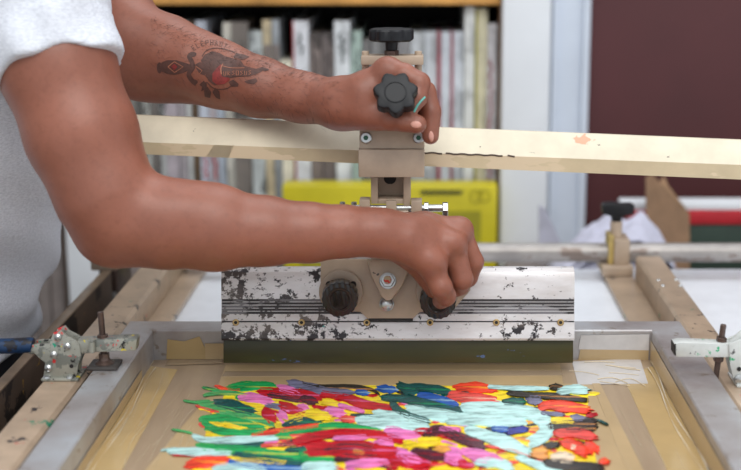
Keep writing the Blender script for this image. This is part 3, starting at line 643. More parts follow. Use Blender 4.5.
# ------------------------------------------------------------------ carriage (clamps on bar, carries the squeegee)
YC = 1.20
car = thing('squeegee_carriage', 'beige carriage clamped to the cream bar with black knobs, holding the squeegee', 'squeegee carriage', P(390, 318, 1.16))
SQW = WM[sq.name]
def lpart(name, bm, m, parent, **k):            # bm given in the squeegee's leaning frame
    bm.transform(SQW); return part(name, bm, m, parent, **k)
b = nb(); poly = [(321.5, 262), (470, 262), (470, 292), (452, 312), (420, 313), (413, 319.5), (368, 319.5), (361, 313), (330, 311), (321.5, 292)]
prism(b, [(LX(x), LZ(y)) for x, y in poly], -.0098, -.0038, 'xz', .0008); mp_ = lpart('mounting_plate', b, M_['beige_clean'], car)
b = nb(); box(b, LX(369), LX(413), -.0096, -.0030, LZ(321.5), LZ(319), 0); lpart('plate_edge_strip', b, M_['dark'], car)  # thin dark strip along the plate's lower edge
def knob(bm, R, L, lobes, depth, M, flat=.0, bev=.12):
    pts = []
    for i in range(lobes*10):
        th = 2*PI*i/(lobes*10); c = math.cos(lobes*th)
        r = R*(1-depth*(.5-.5*c)**(1.0 if c > 0 else 1.6)); pts.append((r*math.cos(th), r*math.sin(th)))
    return loft(bm, pts, [(0, 1-bev), (L*.14, 1), (L*.84, 1), (L*.97, 1-bev*.6), (L, 1-bev*1.4)], M)
for px, py in ((342, 301.5), (437.5, 304)):
    fx = px; b = nb(); p = Vector((LX(fx), -.0098, LZ(293))); cyl(b, p, p+Vector((0, -.004, 0)), .0205, n=40, bev=.0008); lpart('flange_disc', b, M_['beige_clean'], car)
    for dx in (-12, 12):
        b = nb(); q = Vector((LX(fx+dx), -.0136, LZ(286))); cyl(b, q, q+Vector((0, -.0012, 0)), .003, n=16, bev=.0003); lpart('screw_hole', b, M_['dark'], car)
    c0 = Vector((LX(px), -.0135, LZ(py-6))); c1 = c0+Vector((0, -.007, 0)); b = nb(); cyl(b, c0, c1, .007); kn = lpart('knob_stem', b, M_['darksteel'], car)
    M, L = axis_mat(c1, c1+Vector((0, -.018, -.0045))); b = nb(); knob(b, .0168, .0150, 18, .045, M, bev=.05)
    loft(b, circ(.0118, 30), [(.0145, 1), (.0156, .96), (.0156, .8), (.0150, .74)], M)
    lpart('round_knob', b, M_['black_glossy'], car, label='glossy black round knob')
# V bracket with bolt
b = nb(); prism(b, [(LX(x), LZ(y)) for x, y in [(368, 262), (372, 277), (382, 297), (387, 301), (392, 300), (403, 287), (410, 270), (411, 262)]], -.0245, -.0098, 'xz', .002); lpart('bracket_nose', b, M_['beige'], car)
b = nb(); box(b, LX(372), LX(409), -.022, -.004, LZ(270), LZ(262)+.045, .0015); lpart('swing_arm', b, M_['beige'], car)
b = nb(); p = Vector((LX(388.5), -.0245, LZ(282))); d = Vector((0, -1, .15))
cyl(b, p, p+d*.0012, .0078, n=24); cyl(b, p+d*.0012, p+d*.0065, .0066, n=6, bev=.0006); bo = lpart('hex_bolt', b, M_['steel'], car)
b = nb(); cyl(b, p+d*.0065, p+d*.0125, .0036, n=16); lpart('bolt_thread', b, specked('red_tipped_thread', (170, 150, 120), [((190, 50, 40), 90, .5, (1, 1, 1))], rough=.4, metal=.4), car)
b = nb(); p = Vector((LX(387), -.0098, LZ(305))); lathe(b, [(0, .0068), (.25, .0068), (.3, .0058), (.8, .0052), (1, .0025)], p, p+Vector((0, -.009, 0)), 20); lpart('cap_nut', b, M_['steel'], car)
# hinge row
YH = 1.185
def WP(px, py, Y=YH): return P(px, py, Y)
def pbox(b, px0, px1, py0, py1, Y0, Y1, bev=.0008):
    a = P(px0, py1, Y0); c = P(px1, py0, Y0); return box(b, a.x, c.x, Y0, Y1, a.z, c.z, bev)
for (a, c, t0, t1) in ((359.5, 370, 200, 214), (386, 396.5, 201, 222), (411, 422, 201, 216)):
    b = nb(); pbox(b, a, c, t0, t1, YH-.006, YH+.010); part('hinge_lug', b, M_['beige'], car)
b = nb(); cyl(b, WP(352, 208), WP(443, 208), .0032, n=16)
for i in range(26):
    x = 424+i*.75; cyl(b, WP(x, 208), WP(x+.35, 208), .0036, n=14, bev=0)
part('hinge_bolt', b, M_['steel'], car)
b = nb(); cyl(b, WP(424, 207.5), WP(428.5, 207.5), .0052, n=6); part('hex_nut', b, M_['steel'], car)
b = nb(); cyl(b, WP(442.5, 209), WP(448, 209), .0068, n=6); part('hex_nut', b, M_['steel'], car)
for px in (342.5, 354):
    b = nb(); cyl(b, WP(px, 214, YH+.01), WP(px, 202, YH+.01), .0028, n=6); part('stud', b, M_['steel'], car)
b = nb(); pbox(b, 338, 424, 209, 218, YH+.002, YH+.016); part('hinge_plate', b, M_['beige'], car)
# channel column
b = nb(); pbox(b, 371, 377.5, 150, 204, YH-.002, YH+.026, .0006); pbox(b, 403.5, 410.5, 150, 206, YH-.002, YH+.026, .0006); pbox(b, 377.5, 403.5, 150, 200, YH+.020, YH+.026, 0); pbox(b, 371, 410.5, 199, 204, YH+.0, YH+.018, .0006)
part('channel_column', b, M_['beige_clean'], car)
b = nb(); pbox(b, 389, 391, 183, 199, YH+.0185, YH+.021, 0); part('column_rib', b, M_['beige'], car)
b = nb(); p = WP(390, 178, YH+.0203); cyl(b, p, p+Vector((0, -.002, 0)), .0058, n=24); part('column_hole', b, M_['dark'], car, label='dark round hole')
# clamp block
Yb = 1.170
b = nb(); pbox(b, 358.5, 424.5, 149.5, 177.5, Yb, Yb+.03, .0012); part('lower_jaw', b, M_['beige_clean'], car)
b = nb(); p0 = P(359.5, 148.5, Yb+.004); p1 = P(424.5, 127, Yb+.012)
prism(b, [(Yb+.004, p0.z), (Yb+.010, P(390, 124, Yb+.01).z), (Yb+.030, P(390, 118, Yb+.03).z), (Yb+.030, p0.z)], p0.x, p1.x, 'yz', .001); part('upper_jaw', b, M_['beige_clean'], car)
for px in (366, 418.5):
    p = P(px, 138, Yb+.0062); b = nb(); d = Vector((0, -1, .22)).normalized()
    lathe(b, [(0, .0052), (.75, .0052), (1, .0044)], p, p+d*.003, 20); o = part('cap_screw', b, M_['steel'], car)
    b = nb(); cyl(b, p+d*.0026, p+d*.0033, .0024, n=6, bev=0); part('screw_socket', b, plain('green_stained_socket', (40, 90, 70), .5), o)
# posts, cross plate
b0 = P(365.5, 125, YC).z
for px in (365.5, 418.2):
    b = nb(); x = P(px, 60, YC).x; cyl(b, (x, YC, b0), (x, YC, P(px, 51, YC).z), .0034, n=20); part('guide_post', b, M_['beige_clean'], car)
b = nb(); pbox(b, 361, 423.5, 56, 65, YC-.01, YC+.014, .0008); part('cross_plate', b, M_['beige_clean'], car)
# dark rear plate between posts, filling the dark slot beside the hand
b = nb(); pbox(b, 383, 401, 65, 125, YC-.004, YC+.008, .0008); part('rear_plate', b, M_['darksteel'], car)
xk = P(391.5, 50, YC).x; z56 = P(391.5, 56, YC+.002).z; z42 = P(391.5, 41, YC).z; z27 = P(391.5, 28.5, YC).z
b = nb(); cyl(b, (xk, YC, z56), (xk, YC, z56+.0055), .0066, n=6); o = part('stem_nut', b, M_['darksteel'], car)
b = nb(); cyl(b, (xk, YC, z56+.0055), (xk, YC, z42+.003), .0054, n=24, r1=.0062); part('knob_stem', b, M_['black'], car)
M = Matrix.Translation((xk, YC, z42)) @ Matrix.Rotation(.3, 4, 'Z'); b = nb(); knob(b, .0212, z27-z42, 8, .14, M, bev=.10); part('height_knob', b, M_['black'], car, label='black lobed knob on top')
# front star knob, tilted upward
cK = P(395.5, 92, 1.118); ax = Vector((0, -math.cos(math.radians(27)), math.sin(math.radians(27))))
M, L = axis_mat(cK-ax*.014, cK); M = M @ Matrix.Rotation(.25, 4, 'Z')
b = nb(); knob(b, .0198, .0140, 7, .20, M, bev=.09)
loft(b, circ(.0098, 32), [(.0135, 1), (.0147, 1), (.0149, .96), (.0149, .90), (.0142, .87)], M)
part('star_knob', b, M_['black'], car, label='black seven-lobed knob held by the left hand')
b = nb(); cyl(b, cK-ax*.014, P(393, 108, 1.178), .006, n=20); part('knob_shaft', b, M_['darksteel'], car)
# ------------------------------------------------------------------ cream bar
def bar_pt(px, py, Y): return P(px, py, Y)
bar = thing('cross_bar', 'long cream painted steel bar crossing the picture above the squeegee', 'bar', P(420, 165, 1.215))
YL, YRr = 1.215, 1.19
def sect(px, ytop, yedge, ybot, Y):
    ze, zb_ = P(px, yedge, Y).z, P(px, ybot, Y).z; zt = P(px, ytop, Y+.022).z; x = P(px, yedge, Y).x
    return [Vector((x, Y, zb_)), Vector((x, Y, ze-.0006)), Vector((x, Y+.0006, ze)), Vector((x, Y+.022, zt-.0008)), Vector((x, Y+.0232, zt)), Vector((x, Y+.028, zt)), Vector((x, Y+.028, zb_))]
SL = sect(90, 113.5, 139.5, 152, YL); SR = sect(800, 142.5, 166.5, 182, YRr)
b = nb(); rings = []
for i in range(31):
    u = i/30; rings.append([b.verts.new(a.lerp(c, u)) for a, c in zip(SL, SR)])
for A, B in zip(rings, rings[1:]):
    for k in range(7): b.faces.new((A[k], B[k], B[(k+1) % 7], A[(k+1) % 7]))
b.faces.new(rings[0]); b.faces.new(rings[-1][::-1])
for f in b.faces:
    ks = f.calc_center_median()
bmesh.ops.recalc_face_normals(b, faces=b.faces)
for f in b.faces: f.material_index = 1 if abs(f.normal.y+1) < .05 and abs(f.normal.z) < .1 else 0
M_['barfront'] = specked('shaded_bar_face', (196, 178, 146), [((60, 50, 45), 90, .76, (.6, 1, 1)), ((210, 190, 160), 20, .6, (.3, 1, 1))], rough=.42, var=.04)  # darker tan puts the shade of the bar's front face into its colour
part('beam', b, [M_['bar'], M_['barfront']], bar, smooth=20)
def barpt(u, k0, k1, f, off=.0003):
    A = SL[k0].lerp(SR[k0], u); B = SL[k1].lerp(SR[k1], u); return A.lerp(B, f)+Vector((0, -off, off))
for i, (u0, u1) in enumerate(((.455, .50), (.505, .585), (.592, .602))):
    b = nb(); tube(b, [barpt(u, 1, 1, 0, .0002)+Vector((0, 0, .0004*math.sin(u*300))) for u in np.linspace(u0, u1, 16)], .0008, 5); part('chipped_edge', b, M_['edgewear'], bar)
b = nb(); u0 = .165
pp = [barpt(u0, 0, 1, -.02), barpt(u0+.032, 0, 1, -.02), barpt(u0+.040, 0, 1, .98), barpt(u0+.012, 0, 1, .98)]
b.faces.new([b.verts.new(p) for p in pp]); bmesh.ops.solidify(b, geom=b.faces[:], thickness=.0003); part('tape_scrap', b, M_['tapeclear'], bar, smooth=0, label='scrap of clear tape')
# ------------------------------------------------------------------ toggle clamps
def clamp_left():
    t = thing('toggle_clamp', 'ink-spattered toggle clamp with a blue handle gripping the left frame edge', 'clamp', PZ(62, 376, .0205))
    Yk = PZ(62, 378, .020).y-.004
    def q(px, py, dy=0): return P(px, py, Yk+dy)
    b = nb(); a = q(43, 379); c = q(80, 379); box(b, a.x, c.x, Yk-.006, Yk+.03, .0202, .0228, .0006); part('base_flange', b, M_['clampmetal'], t)
    for dy in (-.003, .010):
        pts = [(44, 377), (46, 362), (40, 357), (35, 352), (33, 344), (40, 343), (50, 343), (54, 332), (62, 329), (66, 334), (76, 339), (80, 343), (82, 356), (79, 364), (78, 372), (76, 378)]
        b = nb(); prism(b, [(q(x, y).x, q(x, y).z) for x, y in pts], Yk+dy, Yk+dy+.0025, 'xz', .0004); part('side_plate', b, M_['clampmetal'], t)
    for (x, y) in ((58, 337), (67.5, 346), (54, 354.5), (48.5, 368)):
        b = nb(); p = q(x, y, -.003); lathe(b, [(0, .0034), (.5, .0032), (1, .0012)], p, p+Vector((0, -.0028, 0)), 16); part('rivet', b, M_['steel'], t)
    b = nb(); p = q(71.5, 366, -.003); cyl(b, p, p+Vector((0, -.0006, 0)), .0018, n=12, bev=.0001); part('hole', b, M_['dark'], t)
    for px in (47, 70):
        b = nb(); p = q(px, 376.5, -.003); p.z = .0228; lathe(b, [(0, .0036), (.6, .0032), (1, .0014)], p, p+Vector((0, 0, .0025)), 14); part('bolt', b, M_['steel'], t)
    b = nb(); pts = [q(x, y, .004) for x, y in ((46, 349), (38, 349.5), (30, 349), (12, 348), (-20, 347), (-60, 350))]
    tube(b, pts[:3], [.0035, .0040, .0045], 10); part('handle_shank', b, M_['clampmetal'], t)
    b = nb(); pts = catmull([tuple(q(x, y, .004)) for x, y in ((33, 345.5), (28, 345), (10, 346), (-15, 346.5), (-50, 352))], 4)
    tube(b, pts, [.0062]+[.0068]*(len(pts)-2)+[.005], 16); part('handle_grip', b, M_['bluegrip'], t, label='blue rubber grip')
    b = nb(); a = q(79, 351); c = q(137.5, 338)
    prism(b, [(q(78, 340).x, q(78, 340).z), (q(136, 337.5).x, q(136, 337.5).z), (q(137.5, 339).x, q(137.5, 339).z), (q(136, 350).x, q(136, 350).z), (q(100, 351.5).x, q(100, 351.5).z), (q(78, 354).x, q(78, 354).z)], Yk-.002, Yk+.012, 'xz', .0012)
    part('clamp_arm', b, M_['clampmetal'], t)
    b = nb(); cyl(b, q(92, 352.5, -.004), q(92, 340, -.004), .0028, n=14); part('arm_roller', b, M_['clampmetal'], t)
    b = nb(); cyl(b, q(105.5, 370, .005), q(100.5, 312, .005), .0027, n=16)
    part('spindle', b, M_['darksteel'], t)
    for y in (336.5, 355):
        b = nb(); k = (370-y)/58; x = 105.5-5*k; cyl(b, q(x+.2, y+2.6, .005), q(x-.2, y-2.2, .005), .0048, n=6); part('hex_nut', b, M_['darksteel'], t)
    b = nb(); p = q(105.5, 376, .005); p.z = .0345; lathe(b, [(0, .0085), (.35, .0085), (.6, .005), (1, .004)], p-Vector((0, 0, .0035)), p+Vector((0, 0, .006)), 22); part('spindle_cone', b, M_['darksteel'], t)
    b = nb(); box(b, p.x-.013, p.x+.013, p.y-.012, p.y+.012, .0302, .0335, .0008); part('rubber_pad', b, plain('dark_pad', (62, 58, 56), .5), t)
clamp_left()
def clamp_right():
    t = thing('toggle_clamp', 'pale metal toggle clamp on the right rail, its arm over the right frame edge', 'clamp', PZ(741, 385, .0205))
    Yk = PZ(735, 385, .020).y
    def q(px, py, dy=0): return P(px, py, Yk+dy)
    b = nb()
    prism(b, [(q(x, y).x, q(x, y).z) for x, y in ((674, 343), (680, 341.5), (731, 343.5), (731, 357), (676, 356.5), (674.5, 354))], Yk-.002, Yk+.012, 'xz', .0012); part('clamp_arm', b, M_['clampwhite'], t)
    b = nb(); prism(b, [(q(x, y).x, q(x, y).z) for x, y in ((673.6, 344), (675.4, 343), (675.4, 355), (673.6, 354))], Yk-.0024, Yk+.012, 'xz', 0); part('arm_end', b, M_['dark'], t)
    for dy in (-.004, .010):
        b = nb(); prism(b, [(q(x, y).x, q(x, y).z) for x, y in ((728, 343), (740, 338), (756, 340), (768, 350), (770, 368), (760, 381), (738, 382), (732, 376), (729, 364))], Yk+dy, Yk+dy+.0025, 'xz', .0004); part('side_plate', b, M_['clampwhite'], t)
    b = nb(); box(b, q(735, 380).x, q(765, 380).x, Yk-.008, Yk+.028, .0202, .0228, .0006); part('base_flange', b, M_['clampwhite'], t)
    b = nb(); p = q(739, 379, -.004); lathe(b, [(0, .0045), (.6, .0042), (1, .002)], p, p+Vector((0, -.003, 0)), 16); part('bolt', b, M_['steel'], t)
    b = nb(); p = q(739, 369, -.004); cyl(b, p, p+Vector((0, -.0006, 0)), .002, n=12, bev=.0001); part('hole', b, M_['dark'], t)
    b = nb(); cyl(b, q(715.2, 381, .005), q(723.5, 324.5, .005), .0026, n=16); part('spindle', b, M_['darksteel'], t)
    for x, y in ((721.5, 340), (718.4, 358.5)):
        b = nb(); cyl(b, q(x-.3, y+2.6, .005), q(x+.3, y-2.8, .005), .0046, n=6); part('hex_nut', b, M_['darksteel'], t)
    b = nb(); tube(b, catmull([tuple(q(x, y, .005)) for x, y in ((730, 345), (736, 340), (750, 330), (800, 318), (860, 318))], 4), .0035, 10); part('handle_bar', b, M_['clampwhite'], t)
clamp_right()
# ------------------------------------------------------------------ person (smooth implicit surface)
def surface_nets(fn, lo, hi, h):
    lo = np.array(lo, float); n = np.ceil((np.array(hi)-lo)/h/8).astype(int)*8
    B = n//8; ax = [lo[i]+h*(8*np.arange(B[i])+3.5) for i in range(3)]
    cg = np.stack(np.meshgrid(*ax, indexing='ij'), -1).reshape(-1, 3)
    dc = fn(cg).reshape(B); near = np.abs(dc) < h*8*1.35
    V = np.repeat(np.repeat(np.repeat(dc, 8, 0), 8, 1), 8, 2).astype(np.float32)
    idx = np.argwhere(near); off = np.stack(np.meshgrid(*[np.arange(8)]*3, indexing='ij'), -1).reshape(-1, 3)
    for c in range(0, len(idx), 400):
        ii = (idx[c:c+400, None, :]*8+off[None]).reshape(-1, 3)
        V[ii[:, 0], ii[:, 1], ii[:, 2]] = fn(lo+h*ii)
    s_ = V < 0; nx, ny, nz = V.shape
    cnt = np.zeros((nx-1, ny-1, nz-1), np.int8)
    for a in (0, 1):
        for b in (0, 1):
            for c in (0, 1): cnt += s_[a:nx-1+a, b:ny-1+b, c:nz-1+c]
    cells = np.argwhere((cnt > 0) & (cnt < 8)); ids = -np.ones(cnt.shape, np.int64); ids[tuple(cells.T)] = np.arange(len(cells))
    acc = np.zeros((len(cells), 3)); num = np.zeros(len(cells))
    cor = [(a, b, c) for a in (0, 1) for b in (0, 1) for c in (0, 1)]
    vals = {c: V[cells[:, 0]+c[0], cells[:, 1]+c[1], cells[:, 2]+c[2]].astype(float) for c in cor}
    for c in cor:
        for k in range(3):
            if c[k] == 0:
                d = list(c); d[k] = 1; d = tuple(d); v0, v1 = vals[c], vals[d]; m = (v0 < 0) != (v1 < 0)
                t = np.where(m, v0/np.where(m, v0-v1, 1), 0); p = np.tile(np.array(c, float), (len(cells), 1)); p[:, k] = t
                acc[m] += p[m]; num[m] += 1
    verts = lo+h*(cells+acc/num[:, None]); faces = []
    for k in range(3):
        sl0 = [slice(None)]*3; sl1 = [slice(None)]*3; sl0[k] = slice(0, -1); sl1[k] = slice(1, None)
        x = s_[tuple(sl0)] != s_[tuple(sl1)]; e_ = np.argwhere(x)
        a, b = (k+1) % 3, (k+2) % 3
        e_ = e_[(e_[:, a] > 0) & (e_[:, b] > 0) & (e_[:, a] < V.shape[a]-1) & (e_[:, b] < V.shape[b]-1)]
        def cid(da, db):
            q = e_.copy(); q[:, a] -= da; q[:, b] -= db; return ids[tuple(q.T)]
        quad = np.stack([cid(1, 1), cid(0, 1), cid(0, 0), cid(1, 0)], 1)
        inside = s_[tuple(e_.T)]; quad[~inside] = quad[~inside][:, ::-1]; faces.append(quad)
    return verts, np.concatenate(faces)
def cap(p, a, b, ra, rb):
    a = np.array(a, float); b = np.array(b, float); ab = b-a; t = np.clip(((p-a)@ab)/(ab@ab), 0, 1)
    return np.linalg.norm(p-a-t[:, None]*ab, axis=1)-(ra+(rb-ra)*t)
def smin(a, b, k):
    h = np.clip(.5+.5*(b-a)/k, 0, 1); return b+(a-b)*h-k*h*(1-h)
def chain(p, nodes, k):
    d = None
    for (a, ra), (b, rb) in zip(nodes, nodes[1:]):
        c = cap(p, a, b, ra, rb); d = c if d is None else smin(d, c, k)
    return d
def ell(p, c, r, R=None):
    q = p-np.array(c)
    if R is not None: q = q@np.array(R)
    r = np.array(r); k = np.linalg.norm(q/r, axis=1); return (k-1)*min(r)*1.0*np.clip(1, 0, 1) if False else k*(k-1)/(np.linalg.norm(q/(r*r), axis=1)+1e-9)
def nodes(*l): return [(np.array(P(x, y, Y)), r) for x, y, Y, r in l]
# right (near) arm
R_arm = nodes((12, -80, 1.135, .050), (36, 5, 1.125, .049), (57, 66, 1.105, .0455), (82, 135, 1.09, .0435), (106, 195, 1.08, .0385), (122, 222, 1.08, .0345))
R_fore = nodes((124, 221, 1.08, .0345), (165, 226, 1.08, .0345), (215, 229.5, 1.08, .0335), (265, 231, 1.085, .0280), (310, 232.5, 1.09, .0238), (345, 231.8, 1.095, .0198), (378, 232.5, 1.10, .0178))
R_fore2 = nodes((160, 222, 1.115, .026), (265, 228, 1.115, .022), (345, 230, 1.118, .0170), (385, 232, 1.122, .0150))
R_palm = [nodes((378, 233, 1.10, .0180), (405, 240, 1.105, .0190), (432, 262, 1.105, .0140)), nodes((380, 232, 1.11, .0175), (420, 235, 1.12, .0175), (453, 245, 1.125, .0125)),
          nodes((382, 231, 1.125, .016), (425, 229, 1.14, .0145), (459, 231, 1.145, .0118)), nodes((384, 232, 1.135, .0145), (425, 230, 1.155, .014), (452, 230, 1.165, .0115)), nodes((385, 238, 1.12, .016), (412, 250, 1.13, .015), (430, 262, 1.12, .012))]
R_fing = [nodes((430, 264, 1.105, .0108), (441, 287, 1.098, .0100), (445.5, 296, 1.106, .0092), (441, 300.5, 1.117, .0078)),
          nodes((453, 246, 1.125, .0110), (462, 279, 1.120, .0098), (459, 286, 1.134, .0088), (452, 290, 1.143, .0076)),
          nodes((459, 232, 1.145, .0112), (473, 262, 1.147, .0098), (468, 277, 1.154, .0090), (460, 285, 1.158, .0076)),
          nodes((452, 231, 1.165, .0108), (467, 246, 1.176, .0092), (468, 259, 1.172, .0083), (462, 268, 1.160, .0073)),
          nodes((395, 243, 1.135, .015), (416, 262, 1.142, .0115), (429, 278, 1.140, .0105), (434, 289, 1.136, .0085))]
# left (far) arm
L_arm = nodes((84, -78, 1.40, .050), (96, -20, 1.35, .046), (110, 22, 1.30, .042), (128, 42, 1.275, .038))
L_fore = nodes((128, 42, 1.275, .037), (165, 53, 1.265, .0352), (195, 66, 1.25, .0325), (220, 74.5, 1.24, .0298), (260, 87, 1.22, .0240), (300, 98, 1.20, .0192), (335, 104, 1.178, .0182), (350, 104, 1.172, .0180))
L_fore2 = nodes((165, 55, 1.29, .027), (260, 88, 1.235, .021), (345, 103, 1.19, .0165))
L_palm = [nodes((345, 101, 1.172, .0195), (365, 92, 1.162, .0180), (388, 73, 1.160, .0125)), nodes((345, 104, 1.172, .0185), (368, 101, 1.162, .0175), (392, 88, 1.165, .0120)),
          nodes((345, 106, 1.172, .0180), (364, 112, 1.160, .0150), (380, 117, 1.150, .0115)), nodes((350, 100, 1.182, .0160), (375, 96, 1.180, .014), (392, 96, 1.180, .012))]
L_fing = [nodes((386, 73, 1.158, .0122), (404, 75, 1.150, .0104), (419.5, 83, 1.146, .0096), (417, 98, 1.140, .0088), (411, 107, 1.136, .0078)),
          nodes((390, 84, 1.168, .0112), (425, 92, 1.166, .0098), (431, 112, 1.160, .0088), (430.5, 136, 1.1545, .0076)),
          nodes((392, 94, 1.178, .0108), (422, 102, 1.176, .0092), (425, 116, 1.170, .0085), (419, 124, 1.160, .0078)),
          nodes((372, 115, 1.152, .0118), (390, 118.5, 1.140, .0106), (404, 120.5, 1.134, .0098), (417.5, 124.2, 1.130, .0082))]
def arm_sdf(p, fores, arm, palms, fings):
    d = chain(p, arm, .02)
    f = smin(chain(p, fores[0], .012), chain(p, fores[1], .012), .018); d = smin(d, f, .016)
    q = None
    for c in palms: w = chain(p, c, .006); q = w if q is None else smin(q, w, .010)
    d = smin(d, q, .012)
    g = None
    for c in fings: w = chain(p, c, .0022); g = w if g is None else smin(g, w, .0012)
    return smin(d, g, .0050)
fR = lambda p: arm_sdf(p, (R_fore, R_fore2), R_arm, R_palm, R_fing)
def fRx(p):
    d = fR(p)
    d = smin(d, ell(p, P(108, 238, 1.083), (.022, .020, .018)), .02)         # elbow point
    d = smin(d, ell(p, P(175, 206, 1.08), (.05, .024, .018)), .02)     # brachioradialis swell
    for (x, y, Y) in ((431, 262, 1.095), (453, 242, 1.115), (460, 228, 1.138)): d = smin(d, ell(p, P(x, y, Y), (.008, .007, .007)), .012)   # knuckles
    return d
def fLx(p):
    d = arm_sdf(p, (L_fore, L_fore2), L_arm, L_palm, L_fing)
    d = smin(d, ell(p, P(388, 68, 1.156), (.008, .007, .0075)), .010)
    d = smin(d, ell(p, P(150, 72, 1.27), (.045, .028, .026)), .03)
    return d
def bounds(ns, pad):
    a = np.array([q[0] for l in ns for q in l]); return a.min(0)-pad, a.max(0)+pad
hs = .0018
lo, hi = bounds([R_arm, R_fore, R_fore2]+R_palm+R_fing, .062); vR, fcR = surface_nets(fRx, lo, hi, hs)
lo, hi = bounds([L_arm, L_fore, L_fore2]+L_palm+L_fing, .062); vL, fcL = surface_nets(fLx, lo, hi, hs)
# torso, legs, neck and head
hipc = np.array((-.545, 1.29, -.03)); che = np.array((-.428, 1.275, .36)); shR = np.array(P(12, -80, 1.135)); shL = np.array(P(84, -78, 1.40))
headc = np.array((-.285, 1.272, .66))
def torso(p, g=0):
    d = None
    for a, b, ra, rb in ((hipc+(0, -.07, 0), che+(0, -.06, 0), .100, .098), (hipc+(0, .07, 0), che+(0, .06, 0), .100, .098), (hipc, che, .105, .112),
                         (shR+(-.01, .01, 0), che+(0, 0, .02), .060, .085), (shL+(-.01, -.01, 0), che+(0, 0, .02), .055, .085)):
        c = cap(p, a, b, ra+g, rb+g); d = c if d is None else smin(d, c, .05)
    return d
def body(p):
    d = torso(p, -.006)
    d = smin(d, cap(p, che+(.03, 0, .1), headc+(-.03, 0, -.05), .058, .052), .03)
    h = smin(ell(p, headc+(-.01, 0, .03), (.098, .076, .09)), ell(p, headc+(.045, 0, -.045), (.05, .05, .055)), .03)
    h = smin(h, cap(p, headc+(.082, 0, .005), headc+(.104, 0, -.022), .008, .013), .012)
    for s_ in (-1, 1):
        h = smin(h, ell(p, headc+(-.01, s_*.078, .0), (.02, .008, .03)), .006)
        h = np.maximum(h, -ell(p, headc+(.092, s_*.031, .01), (.012, .014, .008)))
        h = smin(h, cap(p, headc+(.082, s_*.015, .028), headc+(.074, s_*.045, .026), .007, .006), .008)
    for o in ((0.088, 0, -.05), (.085, 0, -.062)): h = smin(h, cap(p, headc+np.array(o)+(0, -.018, 0), headc+np.array(o)+(0, .018, 0), .006, .006), .006)
    d = smin(d, h, .02)
    for s_ in (-1, 1):
        d = smin(d, chain(p, [(hipc+(0, s_*.08, -.03), .085), (hipc+(.01, s_*.09, -.42), .055), (hipc+(-.01, s_*.09, -.80), .038)], .02), .03)
        d = smin(d, cap(p, hipc+(-.01, s_*.09, -.82), hipc+(.13, s_*.1, -.84), .032, .026), .02)
    return d
vB, fcB = surface_nets(body, (-.72, .98, -.93), (-.12, 1.6, .82), .0065)
def tomesh(name, vs, fs, mats, parent, smooth=True):
    M = WM[parent.name].inverted(); vs = vs+np.array(M.translation)
    me = bpy.data.meshes.new(name); me.vertices.add(len(vs)); me.vertices.foreach_set('co', vs.astype(np.float32).ravel())
    me.loops.add(fs.size); me.loops.foreach_set('vertex_index', fs.astype(np.int32).ravel()); me.polygons.add(len(fs))
    me.polygons.foreach_set('loop_start', np.arange(0, fs.size, 4, dtype=np.int32)); me.polygons.foreach_set('loop_total', np.full(len(fs), 4, np.int32)) if False else None
    me.polygons.foreach_set('use_smooth', np.ones(len(fs), bool)); me.update(calc_edges=True); me.validate()
    for m in mats: me.materials.append(m)
    o = bpy.data.objects.new(name, me); C.objects.link(o); reg(o, parent); return o
per = thing('person', 'person in a light grey t-shirt with a forearm tattoo, gripping the carriage and squeegee knobs', 'person', (-.53, 1.29, -.9))
V = np.concatenate([vR, vL, vB]); FC = np.concatenate([fcR, fcL+len(vR), fcB+len(vR)+len(vL)])
bodyo = tomesh('body', V, FC, [M_['skin']], per)
# shirt
wr = lambda p: .0022*np.sin(p[:, 0]*62+p[:, 2]*38+3*np.sin(p[:, 2]*21))+.0020*np.sin(p[:, 2]*85-p[:, 0]*40+p[:, 1]*30+2*np.sin(p[:, 0]*33))
cutP = np.array(P(57, 74, 1.105)); aA = R_arm[1][0]; axd = (R_arm[2][0]-R_arm[1][0]); axd /= np.linalg.norm(axd)
tilt = axd+np.array((-.02, 0, .0)); tilt /= np.linalg.norm(tilt)
axl = (L_arm[1][0]-L_arm[0][0]); axl /= np.linalg.norm(axl); cutL = L_arm[0][0]+axl*.055
def shirt(p):
    z = p[:, 2]
    d = torso(p, .012)+1.3*wr(p)+.004*np.sin(p[:, 2]*26+p[:, 0]*44+2*np.sin(p[:, 1]*14))
    # soft hanging front and hem
    hem = np.clip(.004+.75*(p[:, 0]+.395), -.06, .012); d = np.maximum(d, hem-z+.004*np.sin(p[:, 1]*18)); d = np.maximum(d, z-.53)
    t_ = (p-cutP)@tilt+.0040*(1-((p[:, 0]-cutP[0])/.042)**2).clip(-1.2, 1); wav = .0018*np.sin(p[:, 0]*150+1.2)
    sl = chain(p, [(R_arm[0][0], .066), (R_arm[1][0], .0540), (R_arm[2][0]+axd*.05, .049)], .02)+.9*wr(p)+.0016*np.sin(p[:, 0]*120+p[:, 2]*20)
    sl = np.maximum(sl, t_+wav+.004)
    cu = chain(p, [(R_arm[1][0]-axd*.02, .0575), (R_arm[2][0]+axd*.05, .0560)], .02)+.8*wr(p)+.0012*np.sin(p[:, 0]*170+p[:, 2]*90)
    cu = np.maximum(cu, np.abs(t_+wav+.0185)-.0185); 
    cu2 = -smin(-cu, -cu, .001)
    d = smin(d, sl, .012); d = smin(d, cu, .0015)
    sL = np.maximum(cap(p, L_arm[0][0], L_arm[0][0]+axl*.2, .058, .055)+.6*wr(p), (p-cutL)@axl)
    d = smin(d, sL, .012)
    nk = cap(p, che+(.04, 0, .11), headc, .066, .06); d = np.maximum(d, -nk)
    return d
vS, fS = surface_nets(shirt, (-.75, 1.0, -.08), (-.18, 1.6, .6), .003)
tomesh('t_shirt', vS, fS, [M_['shirt']], per)
